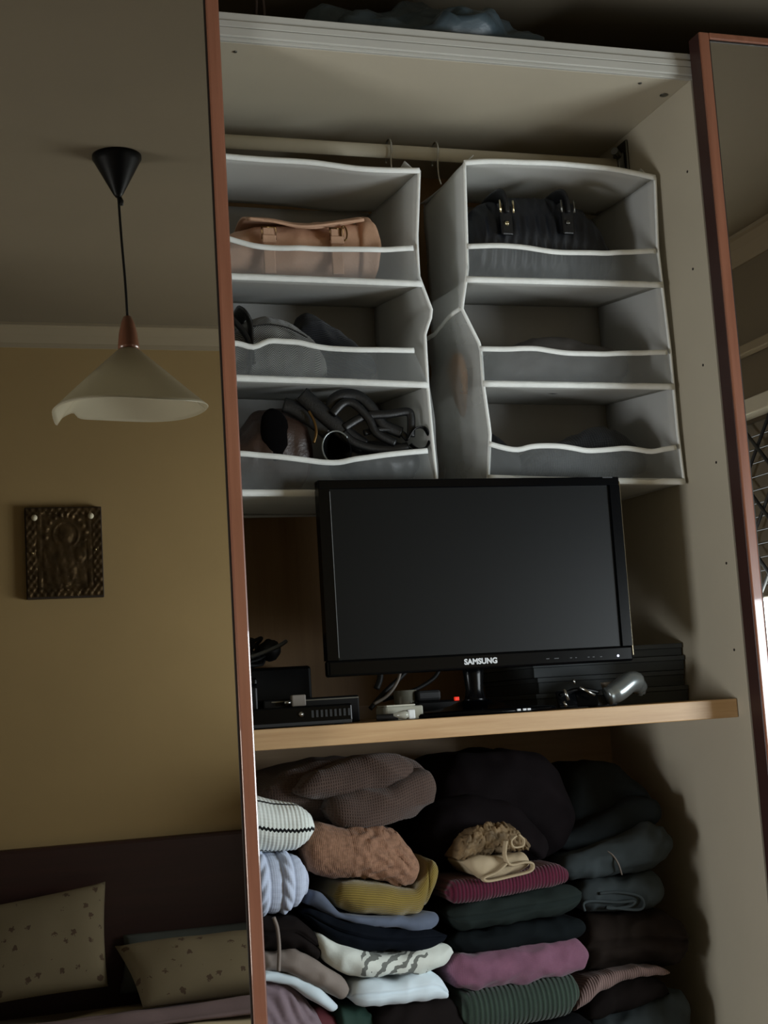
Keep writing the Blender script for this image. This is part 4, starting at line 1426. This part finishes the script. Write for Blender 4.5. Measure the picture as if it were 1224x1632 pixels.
def printed():
    m = material('white_print_cloth', '#d6dcd4', 0.85, 0.08, 25, bump=0.15, bscale=250)
    nt = m.node_tree
    N, L = nt.nodes, nt.links
    b_ = N['Principled BSDF']
    base = b_.inputs['Base Color'].links[0].from_socket
    uv = N.new('ShaderNodeUVMap')
    mp = N.new('ShaderNodeMapping')
    mp.inputs['Rotation'].default_value = (0, 0, 0.7)
    mp.inputs['Scale'].default_value = (46, 60, 40)
    L.new(uv.outputs[0], mp.inputs[0])
    wv = N.new('ShaderNodeTexWave')
    wv.inputs['Scale'].default_value = 0.30
    wv.inputs['Distortion'].default_value = 16.0
    wv.inputs['Detail'].default_value = 3.5
    wv.inputs['Detail Scale'].default_value = 1.3
    L.new(mp.outputs[0], wv.inputs['Vector'])
    sp = N.new('ShaderNodeSeparateXYZ')
    L.new(uv.outputs[0], sp.inputs[0])
    gate = math_node(N, L, 'MULTIPLY', math_node(N, L, 'GREATER_THAN', sp.outputs[0], 0.685), math_node(N, L, 'LESS_THAN', sp.outputs[0], 0.80))
    f = math_node(N, L, 'MULTIPLY', math_node(N, L, 'GREATER_THAN', wv.outputs['Fac'], 0.58), gate)
    mx = N.new('ShaderNodeMix')
    mx.data_type = 'RGBA'
    mx.inputs[7].default_value = lin('#6d716c')
    L.new(f, mx.inputs[0])
    L.new(base, mx.inputs[6])
    L.new(mx.outputs[2], b_.inputs['Base Color'])
    return m


M['k_white'] = striped()
M['k_blue'] = knit('pale_blue_knit', '#c9d4ea', 0.0038, 0.0038, 'stitch', 0.15, dark=0.93, fuzz=0.1)
M['k_waffle'] = knit('dark_brown_waffle', '#54443d', 0.0043, 0.0043, 'waffle', 0.7, dark=0.62, fuzz=0.15)
M['k_tan'] = knit('tan_knit', '#94705a', 0.0031, 0.0027, 'stitch', 0.35, dark=0.85, var=0.38, fuzz=0.1, vs=160)
M['k_mustard'] = knit('mustard_knit', '#8f7a38', 0.0032, 0.0040, 'row', 0.6, dark=0.6, fuzz=0.3)
M['k_burg'] = knit('burgundy_rib', '#5c1d34', 0.0062, 0.005, 'rib', 0.8, dark=0.4, fuzz=0.2)
M['k_green'] = knit('dark_green_rib', '#3a4a40', 0.0088, 0.005, 'rib', 0.8, dark=0.35, fuzz=0.2)
M['k_mauve'] = knit('mauve_fuzzy_knit', '#7c5468', 0.0025, 0.0025, 'stitch', 0.25, dark=0.85, var=0.3, fuzz=0.15)
M['k_pink'] = knit('dusty_pink_rib', '#8c746f', 0.0045, 0.004, 'rib', 0.5, dark=0.7)
M['c_navy'] = material('navy_cloth', '#0a0f17', 0.9, 0.15, 25, spec=0.1)
M['c_denim'] = material('grey_blue_cloth', '#566073', 0.85, 0.15, 25, sheen=0.1)
M['c_print'] = printed()
M['c_white'] = material('pale_blue_white_cloth', '#d3e2ea', 0.8, 0.06, 15, sheen=0.2)
M['c_brownblack'] = material('brown_black_cloth', '#191413', 0.9, 0.15, 25, spec=0.1)
M['c_taupe'] = material('taupe_cloth', '#857a72', 0.8, 0.08, 12, bump=0.1, bscale=300)
M['c_plum'] = material('plum_grey_cloth', '#7c6a72', 0.75, 0.08, 10, sheen=0.3)
M['c_black'] = material('black_cloth_fold', '#08090b', 0.9, 0.2, 15, spec=0.1)
M['c_wine'] = material('wine_black_cloth', '#0e090b', 0.9, 0.3, 15, spec=0.1)
M['c_charcoal'] = material('charcoal_cloth', '#24292b', 0.9, 0.12, 15, spec=0.1)
M['c_slate'] = material('slate_cloth', '#3f4648', 0.9, 0.12, 15, spec=0.1)
M['c_forest'] = material('dark_green_grey_cloth', '#1f2624', 0.9, 0.12, 15, spec=0.1)
M['c_teal'] = material('black_teal_cloth', '#0e1315', 0.9, 0.12, 15, spec=0.1)
M['c_brown'] = material('dark_brown_cloth', '#28211d', 0.9, 0.15, 15, spec=0.1)
M['c_red'] = material('dark_red_cloth', '#5a2228', 0.8, 0.1)
M['c_green'] = material('deep_green_cloth', '#1d3a30', 0.8, 0.1)
M['c_beige'] = material('beige_cloth', '#a8977a', 0.8, 0.08, 20, bump=0.15, bscale=300)
M['c_ruffle'] = material('brown_beige_ruffle', '#6e5a3e', 0.8, 0.45, 45)

G = 'folded clothes piled under the oak shelf'
CL = 'clothes'


def cloth_piece(name, label, mat, top, bot, Yf=0.07, depth=0.36, **kw):
    return folded(name, [dict(top=top, bot=bot)], mat, label, CL, G, Yf=Yf, depth=depth, **kw)


# left pile
cloth_piece('folded_sweater', 'white chunky ribbed sweater with thin black stripes, topmost of the left pile', M['k_white'],
            [(330, 1262), (405, 1266), (440, 1277), (480, 1284), (500, 1296), (509, 1322)], [(330, 1362), (410, 1361), (440, 1361), (478, 1356), (498, 1340), (509, 1322)],
            Yf=0.055, depth=0.30, nx=130, nf=28, disp=ribs(0.0068, 0.0016), jitter=0.002, dome=0.04)
cloth_piece('folded_sweater', 'pale blue cable-knit sweater under the white striped sweater', M['k_blue'],
            [(330, 1366), (400, 1365), (460, 1362), (484, 1368), (497, 1390), (499, 1408)], [(330, 1462), (410, 1460), (450, 1459), (482, 1448), (497, 1425), (499, 1408)],
            Yf=0.055, depth=0.30, nx=120, nf=44, disp=rope(0.021, 0.515, 0.0075, 0.026), jitter=0.002, dome=0.04)
cloth_piece('folded_trousers', 'brown-black folded garment under the pale blue cable-knit sweater', M['c_brownblack'],
            [(330, 1464), (420, 1464), (478, 1460), (500, 1478), (516, 1502), (520, 1520)], [(330, 1516), (425, 1514), (475, 1513), (497, 1529), (512, 1533), (520, 1520)],
            Yf=0.066, depth=0.30, lobes=2, jitter=0.005)
q = [tuple(at(x, y, 0.052)) for x, y in ((436, 1462), (442, 1480), (445, 1512), (444, 1548))]
o = tube('drawstring', spline(q, 8), 0.0032, M['c_taupe'])
settle(tag(o, 'grey drawstring cord hanging down the front of the left pile', 'cord'))
cloth_piece('folded_pullover', 'taupe grey folded top below the brown-black garment in the left pile', M['c_taupe'],
            [(330, 1518), (425, 1517), (472, 1516), (500, 1533), (535, 1552), (560, 1568), (565, 1582)], [(330, 1548), (425, 1549), (470, 1552), (505, 1573), (535, 1593), (552, 1601), (565, 1582)],
            Yf=0.062, depth=0.32, jitter=0.007, jscale=18)
cloth_piece('folded_pullover', 'white folded top edge peeking out between the taupe top and the plum garment', M['c_white'],
            [(330, 1551), (430, 1551), (470, 1556), (505, 1576), (535, 1595), (546, 1608)], [(330, 1562), (430, 1563), (470, 1574), (505, 1598), (535, 1618), (546, 1608)],
            Yf=0.066, depth=0.30, jitter=0.003, nx=40)


def pleat(x, v, s):
    t = x * 0.8 + v * 0.6
    return 0.006 * abs(math.sin(t * 150 + 2 * mnoise.noise(Vector((x * 20, v * 20, 0))))) - 0.003


cloth_piece('folded_blouse', 'plum grey crumpled blouse at the bottom of the left pile', M['c_plum'],
            [(330, 1560), (425, 1557), (462, 1566), (490, 1590), (515, 1615), (530, 1650), (536, 1690)], [(330, 1760), (430, 1755), (520, 1745), (536, 1720)],
            Yf=0.060, depth=0.33, jitter=0.006, jscale=20, disp=pleat, nx=80, nf=40)
cloth_piece('folded_shirt', 'dark red folded shirt showing at the bottom right of the plum blouse', M['c_red'],
            [(500, 1612), (530, 1618), (545, 1628), (560, 1660)], [(500, 1740), (530, 1742), (550, 1735), (560, 1700)], Yf=0.085, depth=0.30, jitter=0.004, nx=24)

# second pile
FOLD = lambda amp, a, b, c: (lambda x, v, s: amp * (1 - 2 * abs(mnoise.noise(Vector((x * a + v * b, v * c - x * 3, 0.7))))))
folded('bundled_cardigan', [
    dict(top=[(412, 1272), (425, 1254), (450, 1238), (500, 1222), (560, 1213), (600, 1210), (645, 1212), (680, 1224), (700, 1244), (706, 1256)], bot=[(412, 1270), (440, 1300), (510, 1318), (560, 1322), (630, 1322), (668, 1304), (698, 1280), (706, 1256)], Yf=0.145, depth=0.30),
    dict(top=[(522, 1290), (530, 1268), (570, 1266), (625, 1256), (660, 1236), (690, 1232), (704, 1248), (706, 1262)], bot=[(522, 1292), (535, 1314), (580, 1322), (630, 1312), (670, 1296), (698, 1282), (706, 1262)], Yf=0.092, depth=0.14, seed=3),
    dict(top=[(468, 1262), (490, 1244), (540, 1226), (590, 1208), (640, 1206), (668, 1222)], bot=[(468, 1264), (500, 1272), (560, 1268), (620, 1254), (655, 1238), (668, 1222)], Yf=0.112, depth=0.14, seed=5)],
    M['k_waffle'], 'dark brown waffle-knit cardigan bundled up on top of the second pile', CL, G, jitter=0.010, jscale=9, disp=FOLD(0.007, 10, 18, 14), nx=70, nf=30, dome=0.05)
cloth_piece('folded_sweater', 'tan bobbled cable-knit sweater under the brown waffle cardigan', M['k_tan'],
            [(488, 1350), (496, 1320), (520, 1313), (560, 1322), (610, 1318), (640, 1328), (662, 1352), (676, 1372), (677, 1392)], [(488, 1362), (498, 1394), (540, 1403), (580, 1400), (620, 1404), (650, 1415), (668, 1414), (677, 1392)],
            Yf=0.065, depth=0.33, nx=120, nf=44, disp=bobble, jitter=0.004)
cloth_piece('folded_sweater', 'mustard yellow knitted sweater under the tan sweater', M['k_mustard'],
            [(534, 1430), (545, 1408), (570, 1404), (610, 1406), (645, 1417), (668, 1417), (682, 1390), (692, 1362), (706, 1366), (708, 1395)], [(534, 1432), (542, 1452), (580, 1459), (640, 1462), (675, 1456), (690, 1440), (702, 1420), (708, 1395)],
            Yf=0.075, depth=0.32, nx=70, nf=26, jitter=0.005, disp=lambda x, v, s: -0.006 * math.exp(-((x - 0.818 - 0.25 * v) / 0.004) ** 2))
cloth_piece('folded_jeans', 'grey-blue folded denim between the mustard sweater and the navy garment', M['c_denim'],
            [(492, 1440), (500, 1418), (515, 1425), (545, 1456), (600, 1464), (650, 1464), (690, 1456), (706, 1456), (708, 1468)], [(492, 1445), (505, 1448), (545, 1466), (600, 1478), (650, 1482), (690, 1482), (702, 1480), (708, 1468)],
            Yf=0.072, depth=0.33, jitter=0.003, nx=60)
cloth_piece('folded_trousers', 'navy folded trousers sagging under the grey-blue denim', M['c_navy'],
            [(488, 1455), (495, 1446), (540, 1464), (600, 1480), (650, 1484), (695, 1483), (716, 1488), (722, 1494)], [(488, 1462), (510, 1484), (545, 1505), (590, 1518), (640, 1518), (690, 1508), (714, 1502), (722, 1494)],
            Yf=0.064, depth=0.33, lobes=2, jitter=0.004, nx=60)
cloth_piece('folded_pullover', 'white top with grey brush print under the navy trousers', M['c_print'],
            [(503, 1495), (507, 1484), (525, 1494), (560, 1514), (600, 1522), (650, 1520), (695, 1508), (722, 1506), (732, 1522)], [(503, 1500), (520, 1530), (545, 1550), (590, 1560), (640, 1558), (690, 1548), (722, 1534), (732, 1522)],
            Yf=0.062, depth=0.33, jitter=0.005, nx=70, nf=24)
cloth_piece('folded_towel', 'pale blue-white folded cloth under the printed white top', M['c_white'],
            [(562, 1592), (566, 1572), (590, 1564), (640, 1562), (690, 1552), (706, 1562), (716, 1580), (722, 1586)], [(562, 1598), (575, 1608), (610, 1608), (650, 1600), (690, 1592), (715, 1590), (722, 1586)],
            Yf=0.062, depth=0.33, lobes=2, grooves=0.006, jitter=0.004, nx=50)
cloth_piece('folded_trousers', 'brown-black folded trousers at the bottom of the second pile', M['c_brownblack'],
            [(595, 1640), (605, 1614), (640, 1606), (690, 1597), (725, 1592), (742, 1600), (752, 1640)], [(595, 1700), (620, 1735), (680, 1728), (740, 1720), (752, 1690)], Yf=0.064, depth=0.33, jitter=0.004, nx=50)
cloth_piece('folded_shirt', 'deep green folded shirt between the white top and the brown-black trousers', M['c_green'],
            [(538, 1630), (548, 1604), (570, 1610), (600, 1612), (612, 1640)], [(538, 1700), (560, 1740), (600, 1738), (612, 1690)], Yf=0.080, depth=0.30, jitter=0.003, nx=30)

# third pile
folded('bundled_coat', [
    dict(top=[(672, 1320), (695, 1275), (712, 1232), (740, 1208), (780, 1208), (830, 1196), (880, 1200), (905, 1225), (920, 1270), (930, 1300)], bot=[(672, 1350), (700, 1370), (780, 1376), (860, 1372), (920, 1350), (930, 1300)], Yf=0.20, depth=0.30),
    dict(top=[(676, 1330), (700, 1290), (760, 1270), (830, 1290), (880, 1330), (890, 1360)], bot=[(676, 1345), (700, 1385), (780, 1388), (860, 1386), (890, 1360)], Yf=0.15, depth=0.16, seed=2)],
    M['c_wine'], 'black wine-tinted coat bundled on top of the third pile', CL, G, jitter=0.012, jscale=8, disp=FOLD(0.008, 8, 12, 10), nx=60, nf=26, dome=0.06)


def ruffle(x, v, s):
    q = Vector((x * 70, v * 70, 0))
    return 0.010 * abs(mnoise.noise(q)) + 0.008 * abs(mnoise.noise(q * 2.1)) - 0.003


hat = thing('ruffled_top', 'beige folded top with brown ruffled trim lying on the burgundy sweater', CL, (0.94, 0.10, 1.03), G)
folded('ruffle', [dict(top=[(732, 1366), (742, 1338), (770, 1322), (800, 1314), (825, 1318), (842, 1335), (853, 1350)], bot=[(732, 1370), (745, 1376), (780, 1366), (810, 1362), (840, 1356), (853, 1350)])], M['c_ruffle'], parent=hat, Yf=0.085, depth=0.12, nx=90, nf=34, disp=ruffle, jitter=0.004, dome=0.03)
folded('body', [dict(top=[(745, 1374), (765, 1366), (790, 1368), (815, 1360), (840, 1362), (850, 1376)], bot=[(745, 1378), (765, 1398), (785, 1403), (815, 1396), (842, 1388), (850, 1376)])], M['c_beige'], parent=hat, Yf=0.066, depth=0.13, jitter=0.003, nx=36)
pts = [at(x, y, 0.060) for x, y in ((806, 1340), (804, 1362), (812, 1378), (836, 1374), (848, 1377), (844, 1388), (815, 1396), (778, 1404), (770, 1399), (790, 1390), (806, 1376))]
tube('folded_edge', spline([tuple(p) for p in pts], 6), 1, M['c_beige'], hat, n=8, flat=(0.008, 0.0028))
pts = [at(x, y, 0.060) for x, y in ((822, 1332), (814, 1340), (818, 1350), (832, 1348), (834, 1338), (826, 1330))]
tube('curl', spline([tuple(p) for p in pts], 6), 1, M['c_beige'], hat, n=8, flat=(0.006, 0.002))
cloth_piece('folded_sweater', 'burgundy ribbed sweater under the beige ruffled top', M['k_burg'],
            [(718, 1422), (728, 1404), (770, 1402), (820, 1394), (860, 1384), (895, 1378), (912, 1386), (916, 1398)], [(718, 1428), (728, 1442), (780, 1434), (840, 1422), (890, 1412), (910, 1408), (916, 1398)],
            Yf=0.070, depth=0.34, nx=140, nf=20, disp=ribs(0.0062, 0.0018), jitter=0.003)
cloth_piece('folded_jumper', 'dark green-grey jumper in two folds directly under the burgundy sweater', M['c_forest'],
            [(718, 1458), (728, 1446), (780, 1437), (840, 1426), (890, 1416), (925, 1412), (938, 1420)], [(718, 1464), (730, 1486), (780, 1482), (840, 1470), (900, 1462), (928, 1450), (938, 1430)],
            Yf=0.072, depth=0.34, lobes=2, jitter=0.004, grooves=0.014, nx=60)
cloth_piece('folded_trousers', 'black-teal folded trousers between the green-grey jumper and the mauve sweater', M['c_teal'],
            [(720, 1500), (730, 1490), (780, 1485), (840, 1474), (900, 1466), (932, 1462), (944, 1475)], [(720, 1508), (732, 1520), (780, 1516), (840, 1508), (900, 1500), (930, 1496), (944, 1485)],
            Yf=0.074, depth=0.34, jitter=0.004, nx=50)
cloth_piece('folded_sweater', 'mauve pink fuzzy sweater in the third pile above the green ribbed sweater', M['k_mauve'],
            [(720, 1545), (726, 1524), (780, 1520), (840, 1511), (900, 1503), (925, 1498), (942, 1512), (948, 1526)], [(720, 1556), (730, 1580), (780, 1577), (840, 1568), (900, 1556), (935, 1546), (948, 1526)],
            Yf=0.062, depth=0.35, jitter=0.006, jscale=18, nx=80, nf=26)
cloth_piece('folded_sweater', 'dark green ribbed sweater under the mauve sweater', M['k_green'],
            [(742, 1615), (750, 1586), (790, 1580), (840, 1572), (890, 1562), (922, 1556), (934, 1580)], [(742, 1640), (755, 1648), (800, 1644), (860, 1634), (915, 1622), (934, 1596)],
            Yf=0.062, depth=0.35, nx=170, nf=24, disp=ribs(0.0088, 0.0024), jitter=0.002)
cloth_piece('folded_trousers', 'black folded trousers at the bottom of the third pile under the green ribbed sweater', M['c_black'],
            [(752, 1665), (760, 1652), (820, 1646), (880, 1636), (940, 1622), (960, 1640)], [(752, 1700), (770, 1718), (860, 1708), (940, 1700), (960, 1670)], Yf=0.066, depth=0.34, jitter=0.004, nx=40)

# right pile
folded('bundled_jacket', [
    dict(top=[(900, 1262), (925, 1230), (960, 1215), (1000, 1222), (1030, 1250), (1052, 1285), (1056, 1300)], bot=[(900, 1320), (940, 1352), (1000, 1330), (1040, 1312), (1056, 1300)], Yf=0.285, depth=0.26),
    dict(top=[(870, 1340), (890, 1330), (940, 1312), (990, 1288), (1030, 1270), (1056, 1282), (1064, 1300)], bot=[(870, 1350), (900, 1360), (950, 1352), (1000, 1332), (1045, 1316), (1064, 1300)], Yf=0.235, depth=0.20, seed=4)],
    M['c_charcoal'], 'charcoal jacket bundled on top of the right pile', CL, G, jitter=0.010, jscale=9, disp=FOLD(0.006, 8, 12, 10), nx=50, nf=24, dome=0.05)
o = thing('folded_trousers', 'slate grey trousers with a pale seam near the top of the right pile', CL, (1.17, 0.25, 1.0), G)
folded('cloth', [dict(top=[(892, 1390), (905, 1366), (950, 1356), (1000, 1337), (1045, 1312), (1072, 1318), (1085, 1338), (1086, 1352)], bot=[(892, 1394), (910, 1402), (960, 1398), (1010, 1394), (1055, 1382), (1078, 1366), (1086, 1352)])], M['c_slate'], parent=o, Yf=0.178, depth=0.30, jitter=0.004, dome=0.05, nx=60, nf=24)
pts = [at(x, y, yy) for x, y, yy in ((960, 1352, 0.196), (975, 1362, 0.180), (985, 1376, 0.173), (991, 1394, 0.178))]
tube('seam', spline([tuple(p) for p in pts], 6), 0.0016, M['c_taupe'], o, n=6)
o['label'] = 'slate grey trousers with a pale curved seam near the top of the right pile'
o = thing('rolled_jumper', 'charcoal rolled jumper with a swirled fold in the right pile below the seamed trousers', CL, (1.17, 0.25, 0.95), G)
folded('cloth', [dict(top=[(922, 1425), (935, 1406), (980, 1402), (1030, 1394), (1058, 1392), (1068, 1412), (1070, 1424)], bot=[(922, 1432), (935, 1452), (980, 1455), (1030, 1452), (1060, 1446), (1070, 1424)])], M['c_slate'], parent=o, Yf=0.184, depth=0.30, jitter=0.004, dome=0.05, nx=50)
pts = [at(x, y, 0.178) for x, y in ((932, 1452), (930, 1440), (945, 1436), (985, 1438), (1010, 1436), (1004, 1444), (975, 1448), (968, 1446), (1015, 1450), (1026, 1442), (1018, 1428), (985, 1422), (955, 1424))]
tube('swirl_edge', spline([tuple(p) for p in pts], 6), 0.0028, M['c_slate'], o, n=8)
cloth_piece('folded_fleece', 'thick dark brown fleece in the middle of the right pile', M['c_brown'],
            [(932, 1500), (945, 1462), (990, 1460), (1040, 1454), (1070, 1452), (1100, 1472), (1112, 1500)], [(932, 1530), (945, 1556), (990, 1548), (1040, 1540), (1080, 1548), (1102, 1535), (1112, 1500)],
            Yf=0.180, depth=0.30, lobes=2, jitter=0.006, dome=0.06, nx=50, nf=24)
cloth_piece('folded_scarf', 'dusty pink ribbed scarf arching along the front of the right pile', M['k_pink'],
            [(918, 1612), (925, 1585), (945, 1562), (980, 1548), (1020, 1540), (1055, 1543), (1074, 1552)], [(918, 1616), (935, 1604), (960, 1578), (1000, 1560), (1030, 1552), (1060, 1556), (1074, 1552)],
            Yf=0.170, depth=0.28, jitter=0.002, nx=70, dome=0.02)
cloth_piece('folded_pullover', 'brown-black folded top under the pink scarf in the right pile', M['c_brownblack'],
            [(935, 1615), (950, 1594), (980, 1570), (1020, 1558), (1055, 1560), (1072, 1572), (1078, 1590)], [(935, 1625), (960, 1628), (1000, 1612), (1040, 1596), (1068, 1590), (1078, 1590)],
            Yf=0.174, depth=0.30, jitter=0.004, nx=44)
cloth_piece('folded_jumper', 'dark teal-grey jumper at the bottom right next to the right wall', M['c_slate'],
            [(938, 1650), (960, 1632), (1000, 1616), (1040, 1600), (1085, 1578), (1108, 1582), (1116, 1605)], [(938, 1690), (980, 1712), (1060, 1695), (1105, 1680), (1116, 1640)],
            Yf=0.178, depth=0.30, jitter=0.006, dome=0.05, nx=50, nf=24)
